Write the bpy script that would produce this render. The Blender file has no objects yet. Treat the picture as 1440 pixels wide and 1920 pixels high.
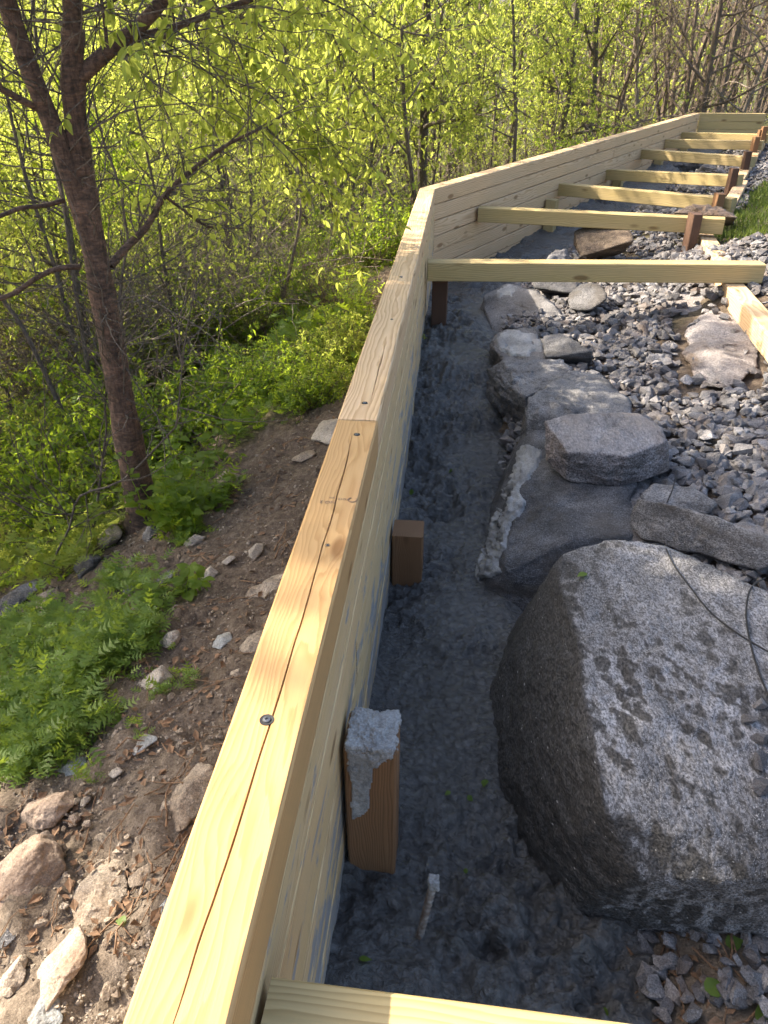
import bpy, bmesh, math, random
import numpy as np
from mathutils import Vector, Matrix

# ------------------------------------------------------------------ camera, sky, sun, exposure
scene = bpy.context.scene
col = scene.collection
CZ, PITCH, FPX = 1.93, math.radians(31.946), 1400.0
cd = bpy.data.cameras.new('camera'); cam = bpy.data.objects.new('camera', cd); col.objects.link(cam)
cam.location = (0, 0, CZ); cam.rotation_euler = (math.pi/2 - PITCH, 0, 0)
cd.sensor_fit = 'VERTICAL'; cd.angle = 2*math.atan(960/FPX); cd.clip_start = .05; cd.clip_end = 500
scene.camera = cam
SUN = Vector((-.80, .34, .65)).normalized()
EL = math.asin(SUN.z); AZ = math.atan2(SUN.x, SUN.y)
w = bpy.data.worlds.new('World'); scene.world = w; w.use_nodes = True
nt = w.node_tree
sky = nt.nodes.new('ShaderNodeTexSky'); sky.sky_type = 'NISHITA'; sky.sun_disc = False
sky.sun_elevation = EL; sky.sun_rotation = AZ; sky.air_density = 1.0; sky.dust_density = 5.0; sky.ozone_density = .3
bg = nt.nodes['Background']; bg.inputs[1].default_value = .15
nt.links.new(sky.outputs[0], bg.inputs[0])
sl = bpy.data.lights.new('sun', 'SUN'); sl.energy = 5.0; sl.angle = math.radians(.6); sl.color = (1, .88, .70)
so = bpy.data.objects.new('sun', sl); col.objects.link(so)
so.rotation_euler = SUN.to_track_quat('Z', 'Y').to_euler()
vs = scene.view_settings
scene.display_settings.display_device = 'sRGB'
vs.view_transform = 'Standard'; vs.look = 'None'; vs.gamma = 1; vs.use_curve_mapping = False
vs.exposure = 1.62
cy = scene.cycles
cy.max_bounces = 7; cy.diffuse_bounces = 4; cy.glossy_bounces = 2; cy.transmission_bounces = 5; cy.transparent_max_bounces = 4
cy.use_denoising = True; cy.denoising_input_passes = 'RGB_ALBEDO_NORMAL'; cy.denoising_prefilter = 'FAST'

# ------------------------------------------------------------------ helpers

RS = np.random.RandomState
_T = RS(7).rand(64, 64, 64).astype(np.float32)
def vnoise(P):
    P = np.asarray(P, dtype=np.float64); i = np.floor(P).astype(np.int64); f = P - i; f = f*f*(3-2*f)
    a = i & 63; b = (i+1) & 63
    x0, y0, z0 = a[..., 0], a[..., 1], a[..., 2]; x1, y1, z1 = b[..., 0], b[..., 1], b[..., 2]
    fx, fy, fz = f[..., 0], f[..., 1], f[..., 2]
    l = lambda u, v, t: u+(v-u)*t
    return l(l(l(_T[x0, y0, z0], _T[x1, y0, z0], fx), l(_T[x0, y1, z0], _T[x1, y1, z0], fx), fy),
             l(l(_T[x0, y0, z1], _T[x1, y0, z1], fx), l(_T[x0, y1, z1], _T[x1, y1, z1], fx), fy), fz)-.5
def fbm(P, o=4, g=.5):
    P = np.asarray(P, dtype=np.float64); r = 0; a = 1.
    for k in range(o):
        r = r + a*vnoise(P*(2.03**k)+13.7*k); a *= g
    return r
def sst(x, a, b):
    t = np.clip((np.asarray(x, dtype=float)-a)/(b-a), 0, 1); return t*t*(3-2*t)

S_, C_ = math.sin(PITCH), math.cos(PITCH)
def ray(x, y):
    u, v = (x-720)/FPX, (y-960)/FPX
    return np.array([u, C_-v*S_, -(S_+v*C_)])
def atz(x, y, z):
    r = ray(x, y); return r*((z-CZ)/r[2])+[0, 0, CZ]
def aty(x, y, Y):
    r = ray(x, y); return r*(Y/r[1])+[0, 0, CZ]

def tag(o, label=None, cat=None, group=None, kind=None):
    for k, v in (('label', label), ('category', cat), ('group', group), ('kind', kind)):
        if v: o[k] = v
    return o
def mk_mesh(name, V, faces, mat=None, smooth=False, attr=None):
    V = np.asarray(V, dtype=np.float32).reshape(-1, 3)
    if isinstance(faces, np.ndarray): faces = [faces]
    faces = [np.asarray(f, dtype=np.int32) for f in faces if len(f)]
    m = bpy.data.meshes.new(name)
    n = sum(len(f) for f in faces); nl = sum(f.size for f in faces)
    m.vertices.add(len(V)); m.vertices.foreach_set('co', V.ravel())
    m.loops.add(nl); m.loops.foreach_set('vertex_index', np.concatenate([f.ravel() for f in faces]))
    tot = np.concatenate([np.full(len(f), f.shape[1], np.int32) for f in faces])
    st = np.concatenate([[0], np.cumsum(tot)[:-1]]).astype(np.int32)
    m.polygons.add(n); m.polygons.foreach_set('loop_start', st); m.polygons.foreach_set('loop_total', tot)
    m.polygons.foreach_set('use_smooth', np.full(n, bool(smooth)))
    if attr is not None:
        a = m.attributes.new('tint', 'FLOAT', 'POINT'); a.data.foreach_set('value', np.asarray(attr, np.float32))
    m.update(calc_edges=True)
    if mat: m.materials.append(mat)
    return m
def link(name, data, parent=None, M=None):
    o = bpy.data.objects.new(name, data); col.objects.link(o)
    if parent: o.parent = parent
    if M is not None: o.matrix_local = M
    return o
def empty(name, loc=(0, 0, 0), rz=0):
    o = bpy.data.objects.new(name, None); o.empty_display_size = .1; col.objects.link(o)
    o.location = loc; o.rotation_euler = (0, 0, rz); return o
def copy_tree(o, parent=None):
    c = o.copy(); col.objects.link(c); c.parent = parent
    for ch in list(o.children): copy_tree(ch, c)
    return c

class Geo:                      # collects tubes / leaves / pieces of ONE mesh
    def __init__(s): s.V = []; s.Q = []; s.T = []; s.A = []; s.n = 0
    def add(s, V, Q=None, T=None, A=None):
        V = np.asarray(V, float); s.V.append(V)
        if Q is not None and len(Q): s.Q.append(np.asarray(Q)+s.n)
        if T is not None and len(T): s.T.append(np.asarray(T)+s.n)
        s.A.append(np.full(len(V), .5) if A is None else np.asarray(A)); s.n += len(V)
    def tube(s, pts, rad, sides=5, cap=True, a=.5):
        pts = np.asarray(pts, float); n = len(pts); rad = np.broadcast_to(rad, (n,))
        t = np.gradient(pts, axis=0); t /= np.linalg.norm(t, axis=1)[:, None]+1e-9
        ref = np.array([.31, .17, .93]) if abs(t[:, 2]).mean() < .8 else np.array([1., .2, 0])
        u = np.cross(t, ref); u /= np.linalg.norm(u, axis=1)[:, None]+1e-9; v = np.cross(t, u)
        an = np.arange(sides)*2*np.pi/sides
        R = pts[:, None]+rad[:, None, None]*(u[:, None]*np.cos(an)[None, :, None]+v[:, None]*np.sin(an)[None, :, None])
        i = np.arange(n-1)[:, None]*sides; j = np.arange(sides)[None]; k = (j+1) % sides
        Q = np.stack([i+j, i+k, i+sides+k, i+sides+j], -1).reshape(-1, 4)
        s.add(R.reshape(-1, 3), Q, None, np.full(n*sides, a))
    def leaves(s, P, D, N, L, W, A):
        P = np.asarray(P, float); D = D/(np.linalg.norm(D, axis=1)[:, None]+1e-9)
        X = np.cross(D, N); X /= np.linalg.norm(X, axis=1)[:, None]+1e-9; N = np.cross(X, D)
        L = np.asarray(L)[:, None]; W = np.asarray(W)[:, None]; n = len(P)
        V = np.stack([P, P+D*L*.42-X*W*.5+N*L*.07, P+D*L-N*L*.12, P+D*L*.42+X*W*.5+N*L*.07], 1).reshape(-1, 3)
        b = np.arange(n)[:, None]*4
        T = np.concatenate([b+[[0, 3, 2]], b+[[0, 2, 1]]])
        s.add(V, None, T, np.repeat(A, 4))
    def blades(s, P, D, N, L, W, A):
        P = np.asarray(P, float); D = D/(np.linalg.norm(D, axis=1)[:, None]+1e-9)
        X = np.cross(D, N); X /= np.linalg.norm(X, axis=1)[:, None]+1e-9; N = np.cross(X, D)
        L = np.asarray(L)[:, None]; W = np.asarray(W)[:, None]; V = []
        for u, v, h in ((0, 0, 0), (.22, .40, .05), (.55, .44, .03), (.82, .2, -.06), (1, 0, -.16), (.82, -.2, -.06), (.55, -.44, .03), (.22, -.40, .05), (.5, 0, -.02)):
            V.append(P+D*L*u+X*W*v+N*L*h)
        V = np.stack(V, 1).reshape(-1, 3); b = np.arange(len(P))[:, None]*9
        T = np.concatenate([b+[[8, k, (k+1) % 8]] for k in range(8)])
        s.add(V, None, T, np.repeat(A, 9))
    def mesh(s, name, mat, smooth=False):
        f = []
        if s.Q: f.append(np.concatenate(s.Q))
        if s.T: f.append(np.concatenate(s.T))
        return mk_mesh(name, np.concatenate(s.V), f, mat, smooth, np.concatenate(s.A))

# ------------------------------------------------------------------ materials
def nmat(name):
    m = bpy.data.materials.new(name); m.use_nodes = True
    t = m.node_tree; b = t.nodes['Principled BSDF']
    return m, t, b
class NT:
    def __init__(s, t): s.t = t
    def n(s, typ, **k):
        x = s.t.nodes.new('ShaderNode'+typ)
        for a, v in k.items():
            if a.startswith('i_'):
                q = a[2:]; x.inputs[int(q) if q.isdigit() else q].default_value = v
            else: setattr(x, a, v)
        return x
    def l(s, a, b): s.t.links.new(a, b)
    def tc(s, out='Object', scale=(1, 1, 1), rnd=True):
        c = s.n('TexCoord'); mp = s.n('Mapping'); mp.inputs['Scale'].default_value = scale
        s.l(c.outputs[out], mp.inputs[0])
        if rnd:
            oi = s.n('ObjectInfo'); mu = s.n('Math', operation='MULTIPLY', i_1=37.0); s.l(oi.outputs['Random'], mu.inputs[0])
            s.l(mu.outputs[0], mp.inputs['Location'])
        return mp.outputs[0]
    def noise(s, vec, scale, detail=4, rough=.55, dist=0):
        x = s.n('TexNoise'); x.inputs['Scale'].default_value = scale; x.inputs['Detail'].default_value = detail
        x.inputs['Roughness'].default_value = rough; x.inputs['Distortion'].default_value = dist
        if vec is not None: s.l(vec, x.inputs['Vector'])
        return x.outputs['Fac']
    def ramp(s, fac, stops):
        r = s.n('ValToRGB'); e = r.color_ramp.elements
        while len(e) < len(stops): e.new(.5)
        for k, (p, c) in enumerate(stops):
            e[k].position = p; e[k].color = (*c, 1) if len(c) == 3 else c
        s.l(fac, r.inputs[0]); return r.outputs[0]
    def mix(s, f, a, b, mode='MIX'):
        x = s.n('Mix', data_type='RGBA', blend_type=mode)
        for v, k in ((f, 0), (a, 6), (b, 7)):
            if isinstance(v, (int, float)): x.inputs[k].default_value = v
            elif isinstance(v, tuple): x.inputs[k].default_value = (*v, 1)
            else: s.l(v, x.inputs[k])
        return x.outputs[2]
    def math(s, op, a, b=0., c=0.):
        x = s.n('Math', operation=op)
        for k, v in enumerate((a, b, c)):
            if isinstance(v, (int, float)): x.inputs[k].default_value = v
            else: s.l(v, x.inputs[k])
        return x.outputs[0]
    def bump(s, h, strength, dist, b, prev=None):
        x = s.n('Bump'); x.inputs['Strength'].default_value = strength; x.inputs['Distance'].default_value = dist
        s.l(h, x.inputs['Height'])
        if prev is not None: s.l(prev, x.inputs['Normal'])
        s.l(x.outputs[0], b.inputs['Normal']); return x.outputs[0]

def wood(name, early, late, green, gfac=.5, ring=150., stain=False, rough=.62):
    m, t, b = nmat(name); k = NT(t)
    c = k.tc('Object', rnd=False); oi = k.n('ObjectInfo')
    sep = k.n('SeparateXYZ'); k.l(c, sep.inputs[0])
    rx = k.math('MULTIPLY', oi.outputs['Random'], 53.)
    x = k.math('ADD', sep.outputs[0], rx)
    off = k.math('MULTIPLY_ADD', oi.outputs['Random'], .16, -.05)
    fr = k.math('FRACT', k.math('MULTIPLY', oi.outputs['Random'], 7.31))
    off2 = k.math('MULTIPLY_ADD', fr, -.20, .02)
    def comb(a, bb, cc):
        q = k.n('CombineXYZ')
        for i_, v in enumerate((a, bb, cc)):
            if isinstance(v, (int, float)): q.inputs[i_].default_value = v
            else: k.l(v, q.inputs[i_])
        return q.outputs[0]
    # knots
    vo = k.n('TexVoronoi', feature='F1'); vo.inputs['Scale'].default_value = 1.
    k.l(comb(k.math('MULTIPLY', x, 2.3), k.math('MULTIPLY', sep.outputs[1], 7.), k.math('MULTIPLY', sep.outputs[2], 7.)), vo.inputs['Vector'])
    kd = vo.outputs['Distance']
    near = k.math('POWER', k.math('SUBTRACT', 1., k.math('MINIMUM', k.math('MULTIPLY', kd, 1.8), 1.)), 2.)
    wob = k.noise(comb(k.math('MULTIPLY', x, .9), k.math('MULTIPLY', sep.outputs[1], 5.), k.math('MULTIPLY', sep.outputs[2], 5.)), 1.6, 3, .5)
    yy = k.math('ADD', sep.outputs[1], off); zz = k.math('ADD', sep.outputs[2], off2)
    r = k.math('SQRT', k.math('ADD', k.math('MULTIPLY', yy, yy), k.math('MULTIPLY', zz, zz)))
    r = k.math('ADD', r, k.math('MULTIPLY', wob, .085))
    r = k.math('ADD', r, k.math('MULTIPLY', near, .03))
    fine = k.noise(comb(k.math('MULTIPLY', x, 3.), k.math('MULTIPLY', sep.outputs[1], 160.), k.math('MULTIPLY', sep.outputs[2], 160.)), 1., 3, .6)
    ph = k.math('FRACT', k.math('ADD', k.math('MULTIPLY', r, ring), k.math('MULTIPLY', fine, .35)))
    tri = k.math('POWER', ph, 2.2)
    tri = k.math('MULTIPLY', tri, k.math('SUBTRACT', 1., k.math('POWER', ph, 14.)))
    colr = k.mix(tri, early, late)
    big = k.noise(comb(k.math('MULTIPLY', x, 1.1), k.math('MULTIPLY', sep.outputs[1], 9.), k.math('MULTIPLY', sep.outputs[2], 9.)), 1.3, 3, .55)
    gm = k.math('MULTIPLY', k.ramp(k.math('ADD', k.math('MULTIPLY', oi.outputs['Random'], .25), k.math('MULTIPLY', big, .9)), [(.38, (0, 0, 0)), (.72, (1, 1, 1))]), gfac)
    colr = k.mix(gm, colr, green, 'MULTIPLY')
    fs = k.math('MULTIPLY_ADD', fine, .34, .83)
    colr = k.mix(1., colr, fs, 'MULTIPLY')
    core = k.ramp(kd, [(.10, (1, 1, 1)), (.17, (0, 0, 0))])
    colr = k.mix(k.math('MULTIPLY', core, .75), colr, (late[0]*.5, late[1]*.42, late[2]*.35))
    # pencil scuffs, small grey marks
    sc = k.ramp(k.noise(comb(k.math('MULTIPLY', x, 9.), k.math('MULTIPLY', sep.outputs[1], 26.), k.math('MULTIPLY', sep.outputs[2], 26.)), 1.4, 5, .7), [(.70, (0, 0, 0)), (.78, (1, 1, 1))])
    colr = k.mix(k.math('MULTIPLY', sc, .35), colr, (.2, .18, .14))
    if stain:            # dried cement slurry streaked along the lower courses
        gp = k.n('NewGeometry'); sg = k.n('SeparateXYZ'); k.l(gp.outputs['Position'], sg.inputs[0])
        sn = k.noise(comb(k.math('MULTIPLY', x, 2.2), k.math('MULTIPLY', sep.outputs[1], 4.), k.math('MULTIPLY', sg.outputs[2], 6.5)), 1.5, 7, .74, .5)
        hgt = k.math('MULTIPLY_ADD', sg.outputs[2], -.20, .112)
        sm = k.ramp(k.math('ADD', sn, hgt), [(.585, (0, 0, 0)), (.63, (1, 1, 1))])
        colr = k.mix(k.math('MULTIPLY', sm, .92), colr, k.mix(fine, (.18, .18, .185), (.33, .33, .335)))
        dsh = k.ramp(k.noise(comb(k.math('MULTIPLY', x, 11.), k.math('MULTIPLY', sep.outputs[1], 130.), k.math('MULTIPLY', sep.outputs[2], 130.)), 1., 3, .6), [(.66, (0, 0, 0)), (.72, (1, 1, 1))])
        colr = k.mix(k.math('MULTIPLY', dsh, .6), colr, (.10, .07, .045))
    k.l(colr, b.inputs['Base Color']); b.inputs['Roughness'].default_value = rough
    b.inputs['Specular IOR Level'].default_value = .25
    h = k.math('ADD', k.math('MULTIPLY', tri, .5), fine)
    k.bump(h, .35, .0015, b)
    return m
M_cap = wood('fresh_pine', (.47, .30, .14), (.34, .185, .07), (.96, .97, .90), .5, 125)
M_wall = wood('treated_pine', (.62, .455, .285), (.36, .215, .10), (.97, .95, .86), .7, 62)
M_stain = wood('treated_pine_slurry', (.60, .455, .27), (.35, .22, .10), (.96, .95, .84), .7, 105, True)
M_tie = wood('treated_pine_green', (.46, .36, .19), (.27, .185, .08), (.95, .95, .80), .8, 75)
M_post = wood('brown_treated_post', (.235, .132, .07), (.105, .055, .029), (.8, .75, .7), .6, 150)
M_postold = wood('old_brown_post', (.105, .062, .044), (.045, .026, .018), (.8, .75, .7), .6, 150)

def rockmat(name, dark, mid, light, speck=.5, scale=1., stain=None, lichen=.3, stretch=(1, 1, 1), rough=.85, crust=False, pick=False, dust_toplight=0.):
    m, t, b = nmat(name); k = NT(t)
    c = k.tc('Object', stretch)
    n1 = k.noise(c, 3.2*scale, 6, .62, .3); n2 = k.noise(c, 95*scale, 3, .7); n3 = k.noise(c, 28*scale, 4, .65)
    n4 = k.noise(c, 210*scale, 2, .6)
    base = k.ramp(n1, [(.34, dark), (.5, mid), (.66, light)])
    sp = k.ramp(n2, [(.38, (.2, .2, .2)), (.5, (.9, .9, .9)), (.61, (1.9, 1.9, 1.9))])
    colr = k.mix(speck, base, k.mix(1., base, sp, 'MULTIPLY'))
    dk = k.ramp(n3, [(.30, (.45, .45, .45)), (.5, (1, 1, 1))]); colr = k.mix(.6, colr, dk, 'MULTIPLY')
    gl = k.ramp(n4, [(.60, (0, 0, 0)), (.68, (1, 1, 1))]); colr = k.mix(k.math('MULTIPLY', gl, speck*.5), colr, (.62, .62, .63))
    li = k.ramp(k.noise(c, 15*scale, 5, .7, .5), [(.64, (0, 0, 0)), (.70, (1, 1, 1))])
    colr = k.mix(k.math('MULTIPLY', li, lichen), colr, (.50, .51, .49))
    if stain:
        st = k.ramp(k.noise(c, 2.1*scale, 4, .6, .6), [(.50, (0, 0, 0)), (.66, (1, 1, 1))]); colr = k.mix(k.math('MULTIPLY', st, .6), colr, stain)
    if dust_toplight:             # tops painted paler: skylight put into the colour, with a cement dusting
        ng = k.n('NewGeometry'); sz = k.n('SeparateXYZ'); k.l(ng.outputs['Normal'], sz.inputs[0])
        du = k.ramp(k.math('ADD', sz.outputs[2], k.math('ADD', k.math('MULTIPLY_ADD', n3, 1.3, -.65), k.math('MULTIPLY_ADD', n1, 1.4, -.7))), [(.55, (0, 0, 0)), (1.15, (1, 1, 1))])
        colr = k.mix(k.math('MULTIPLY', du, dust_toplight), colr, k.mix(n2, (.17, .165, .17), (.36, .35, .355)))
    if pick:             # every stone of the load has its own tone
        at = k.n('Attribute', attribute_name='tint'); oi = k.n('ObjectInfo')
        f = k.math('FRACT', k.math('ADD', k.math('MULTIPLY', at.outputs['Fac'], .999), k.math('MULTIPLY', oi.outputs['Random'], 3.7)))
        colr = k.mix(1., colr, k.ramp(f, [(0, (.5, .5, .54)), (.25, (1.0, .97, .95)), (.45, (.7, .71, .76)), (.62, (1.3, 1.29, 1.3)), (.8, (.8, .72, .67)), (1, (1.55, 1.5, 1.45))]), 'MULTIPLY')
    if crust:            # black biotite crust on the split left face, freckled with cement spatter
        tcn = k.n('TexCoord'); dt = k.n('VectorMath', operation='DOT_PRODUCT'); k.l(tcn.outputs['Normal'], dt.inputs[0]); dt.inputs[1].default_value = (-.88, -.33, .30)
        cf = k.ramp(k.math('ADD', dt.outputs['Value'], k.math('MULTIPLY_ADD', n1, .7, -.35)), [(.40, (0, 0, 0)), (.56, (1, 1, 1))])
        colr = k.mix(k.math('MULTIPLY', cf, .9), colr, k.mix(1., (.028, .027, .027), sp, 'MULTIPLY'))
        vo = k.n('TexVoronoi'); vo.inputs['Scale'].default_value = 34; k.l(c, vo.inputs['Vector'])
        dots = k.math('MULTIPLY', k.ramp(k.math('ADD', vo.outputs['Distance'], k.math('MULTIPLY', n3, .5)), [(.30, (1, 1, 1)), (.34, (0, 0, 0))]), cf)
        colr = k.mix(k.math('MULTIPLY', dots, .8), colr, (.34, .34, .34))
    k.l(colr, b.inputs['Base Color']); b.inputs['Roughness'].default_value = rough
    p = k.bump(n3, .8, .014/scale, b); k.bump(n2, .6, .005/scale, b, p)
    return m
M_granite = rockmat('grey_granite', (.032, .031, .033), (.085, .083, .087), (.16, .156, .16), .9, 1.3, (.06, .047, .036), .25, (1, 1, 2.2), dust_toplight=.26)
M_bigrock = rockmat('crusted_granite', (.06, .06, .065), (.135, .134, .143), (.23, .228, .24), 1., 1.25, None, .3, (1.3, .7, 1.6), crust=True, dust_toplight=.16)
M_dark = rockmat('dark_schist', (.024, .024, .027), (.055, .055, .061), (.115, .114, .122), .85, 1.3, (.05, .04, .03), .3, (1, 1.4, 2.4), dust_toplight=.06)
M_slab = rockmat('purplish_schist', (.075, .068, .068), (.15, .13, .13), (.235, .21, .205), .8, 1.3, (.13, .09, .06), .15, (1, .45, 1), dust_toplight=.4)
M_tan = rockmat('tan_fieldstone', (.14, .105, .082), (.235, .18, .142), (.33, .265, .215), .35, 1.6, (.22, .14, .085), .1)
M_pale = rockmat('pale_fieldstone', (.19, .165, .138), (.285, .25, .212), (.38, .34, .295), .35, 1.8, None, .1)
M_bluegrey = rockmat('blue_grey_stone', (.13, .145, .155), (.20, .215, .225), (.28, .295, .30), .35, 2., (.2, .15, .1), .1)
M_dirtrock = rockmat('soil_covered_stone', (.14, .11, .085), (.22, .18, .14), (.31, .26, .21), .5, 1.8, (.17, .115, .07), .12)
M_brownrock = rockmat('brown_boulder_stone', (.07, .05, .035), (.125, .09, .062), (.20, .15, .105), .5, 1.2, (.05, .036, .024), .15)
M_gravel = rockmat('crushed_gravel', (.08, .079, .083), (.145, .143, .148), (.23, .227, .232), .5, 2.4, (.13, .10, .085), .08, pick=True)
M_splash = rockmat('dried_concrete', (.18, .183, .19), (.28, .283, .29), (.37, .373, .37), .2, 2., None, .0, (1, 1, 1), .9)

def soilmat():
    m, t, b = nmat('soil'); k = NT(t); c = k.tc('Object', rnd=False)
    n1 = k.noise(c, 1.3, 5, .6, .4); n2 = k.noise(c, 26, 6, .68); n3 = k.noise(c, 120, 4, .7)
    dark = k.ramp(n2, [(.3, (.055, .042, .033)), (.55, (.115, .09, .07)), (.75, (.20, .162, .128))])
    sand = k.ramp(n2, [(.3, (.17, .138, .108)), (.55, (.265, .222, .178)), (.75, (.37, .32, .265))])
    f = k.ramp(n1, [(.40, (0, 0, 0)), (.56, (1, 1, 1))])
    g = k.n('NewGeometry'); sg = k.n('SeparateXYZ'); k.l(g.outputs['Position'], sg.inputs[0])
    yr = k.ramp(k.math('MULTIPLY', k.math('ADD', sg.outputs[1], k.math('MULTIPLY', n1, 1.5)), .2), [(.28, (1, 1, 1)), (.60, (0, 0, 0))])
    f2 = k.math('MULTIPLY', k.math('MULTIPLY_ADD', f, .65, .35), yr)
    colr = k.mix(f2, dark, sand)
    colr = k.mix(.8, colr, k.ramp(n3, [(.32, (.45, .42, .4)), (.5, (1, 1, 1)), (.68, (1.3, 1.3, 1.3))]), 'MULTIPLY')
    # leaf mould and moss further down the wooded slope
    n5 = k.noise(c, .9, 5, .65, .5)
    ms = k.ramp(k.math('ADD', k.math('MULTIPLY', sg.outputs[1], .03), n5), [(.70, (0, 0, 0)), (.90, (1, 1, 1))])
    colr = k.mix(k.math('MULTIPLY', ms, .7), colr, (.055, .07, .02))
    k.l(colr, b.inputs['Base Color']); b.inputs['Roughness'].default_value = .95; b.inputs['Specular IOR Level'].default_value = .15
    p = k.bump(n2, .9, .02, b); k.bump(n3, .7, .006, b, p); return m
M_soil = soilmat()
def concretemat():
    m, t, b = nmat('wet_concrete'); k = NT(t); c = k.tc('Object', rnd=False)
    n1 = k.noise(c, 2.2, 4, .6, .4); n2 = k.noise(c, 42, 5, .62, .6); n3 = k.noise(c, 130, 3, .6)
    colr = k.ramp(n1, [(.3, (.062, .062, .063)), (.7, (.112, .112, .113))])
    colr = k.mix(.6, colr, k.ramp(n2, [(.36, (.2, .2, .21)), (.52, (.95, .95, .95)), (.66, (1.5, 1.5, 1.5))]), 'MULTIPLY')
    k.l(colr, b.inputs['Base Color'])
    k.l(k.math('MULTIPLY_ADD', n1, .35, .14), b.inputs['Roughness']); b.inputs['Specular IOR Level'].default_value = .5
    p = k.bump(n2, 1., .02, b); k.bump(n3, .6, .006, b, p); return m
M_conc = concretemat()
def leafmat(name, a, bb, trans=.55, yellow=(.34, .42, .03)):
    m, t, b = nmat(name); k = NT(t)
    at = k.n('Attribute', attribute_name='tint'); oi = k.n('ObjectInfo')
    f = k.math('ADD', k.math('MULTIPLY', at.outputs['Fac'], .8), k.math('MULTIPLY', oi.outputs['Random'], .2))
    colr = k.mix(f, a, bb)
    k.l(colr, b.inputs['Base Color']); b.inputs['Roughness'].default_value = .5; b.inputs['Specular IOR Level'].default_value = .3
    tr = k.n('BsdfTranslucent'); k.l(k.mix(.78, colr, yellow), tr.inputs[0])
    mx = k.n('MixShader'); mx.inputs[0].default_value = trans
    k.l(b.outputs[0], mx.inputs[1]); k.l(tr.outputs[0], mx.inputs[2])
    k.l(mx.outputs[0], t.nodes['Material Output'].inputs[0]); return m
M_leafY = leafmat('young_leaf', (.08, .145, .02), (.16, .22, .035), .62, (.68, .74, .14))
M_leafG = leafmat('green_leaf', (.06, .12, .018), (.12, .19, .03), .58, (.46, .60, .04))
M_leafW = leafmat('weed_leaf', (.06, .125, .024), (.14, .215, .045), .48, (.38, .50, .05))
M_leafB = leafmat('bud_leaf', (.14, .13, .045), (.22, .19, .06), .5, (.40, .36, .06))
M_grass = leafmat('grass_blade', (.075, .12, .03), (.15, .19, .05), .4, (.28, .36, .06))
def barkmat(name, a, bb, sc=1., hor=True):
    m, t, b = nmat(name); k = NT(t); c = k.tc('Object', (1, 1, 2.4) if hor else (3, 3, .7))
    n1 = k.noise(c, 9*sc, 6, .7, 1.2); n2 = k.noise(c, 40*sc, 4, .65)
    colr = k.mix(k.ramp(n1, [(.35, (0, 0, 0)), (.65, (1, 1, 1))]), a, bb)
    colr = k.mix(.8, colr, k.ramp(n2, [(.32, (.35, .35, .35)), (.6, (1.25, 1.2, 1.15))]), 'MULTIPLY')
    c2 = k.tc('Object', (5, 5, .8)); n5 = k.noise(c2, 11*sc, 5, .7, .8)
    colr = k.mix(.7, colr, k.ramp(n5, [(.38, (.3, .28, .27)), (.5, (1, 1, 1))]), 'MULTIPLY')
    k.l(colr, b.inputs['Base Color']); b.inputs['Roughness'].default_value = .85
    p = k.bump(k.math('ADD', n1, k.math('MULTIPLY', n2, .6)), 1., .014, b); k.bump(n5, .8, .01, b, p); return m
M_bark = barkmat('reddish_bark', (.045, .03, .022), (.17, .105, .075))
M_bark2 = barkmat('grey_bark', (.07, .058, .048), (.17, .145, .12), 1., False)
M_twig = barkmat('brown_twig', (.10, .072, .055), (.20, .155, .125), 1., False)
M_twigp = barkmat('pale_twig', (.19, .155, .13), (.34, .29, .25), 1., False)
def plain(name, c, rough=.6, metal=0., n=.25):
    m, t, b = nmat(name); k = NT(t); v = k.tc('Object')
    k.l(k.mix(n, c, k.ramp(k.noise(v, 60, 4, .6), [(.3, (c[0]*.4, c[1]*.4, c[2]*.4)), (.7, tuple(min(1, q*1.5) for q in c))])), b.inputs['Base Color'])
    b.inputs['Roughness'].default_value = rough; b.inputs['Metallic'].default_value = metal; return m
M_ink = plain('stamp_ink', (.20, .13, .09), .8)
M_holeshade = plain('drill_hole_shade', (.012, .012, .014), .6)
M_steel = plain('screw_steel', (.16, .17, .19), .35, .9)
M_rust = plain('rusty_steel', (.13, .07, .045), .8, .3, .7)
M_cable = plain('black_cable', (.014, .014, .015), .75)
M_rebar = rockmat('slurry_coated_steel', (.10, .06, .042), (.20, .17, .15), (.33, .32, .31), .4, 9., (.09, .05, .03), .2)
M_litter = plain('dead_leaf', (.16, .095, .055), .9, 0, .8)

# ------------------------------------------------------------------ terrain functions
WP = np.array([(-.741, -5.), (.462, 7.25), (6.094, 16.275), (8.0, 16.05), (17., 36.), (34., 80.)])
SEG = WP[1:]-WP[:-1]; SL = np.linalg.norm(SEG, axis=1); CUM = np.concatenate([[0], np.cumsum(SL)])
T0 = 5.477                                            # arc length where y is about .45
def wall_st(x, y):
    x = np.asarray(x, float); y = np.asarray(y, float)
    best = np.full(x.shape, 1e9); s = np.zeros(x.shape); t = np.zeros(x.shape)
    for i in range(len(SEG)):
        dx, dy = x-WP[i, 0], y-WP[i, 1]; d = SEG[i]/SL[i]
        a = dx*d[0]+dy*d[1]; ac = np.clip(a, 0, SL[i])
        ex, ey = dx-ac*d[0], dy-ac*d[1]; dist = np.hypot(ex, ey)
        sg = np.where(d[1]*dx-d[0]*dy >= 0, 1., -1.)
        u = dist < best-1e-9
        best = np.where(u, dist, best); s = np.where(u, sg*dist, s); t = np.where(u, CUM[i]+ac-T0, t)
    return s, t                                        # s > 0 on the gravel side; t = metres along the wall
def conc_level(t):
    return np.interp(t, [-2, .3, 1.0, 2.4, 3.6, 5.2, 6.8, 9., 10.8, 13., 14.5, 18], [-.06, -.10, -.17, -.21, -.19, .06, -.04, -.03, .08, .12, .22, .34])
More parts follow.
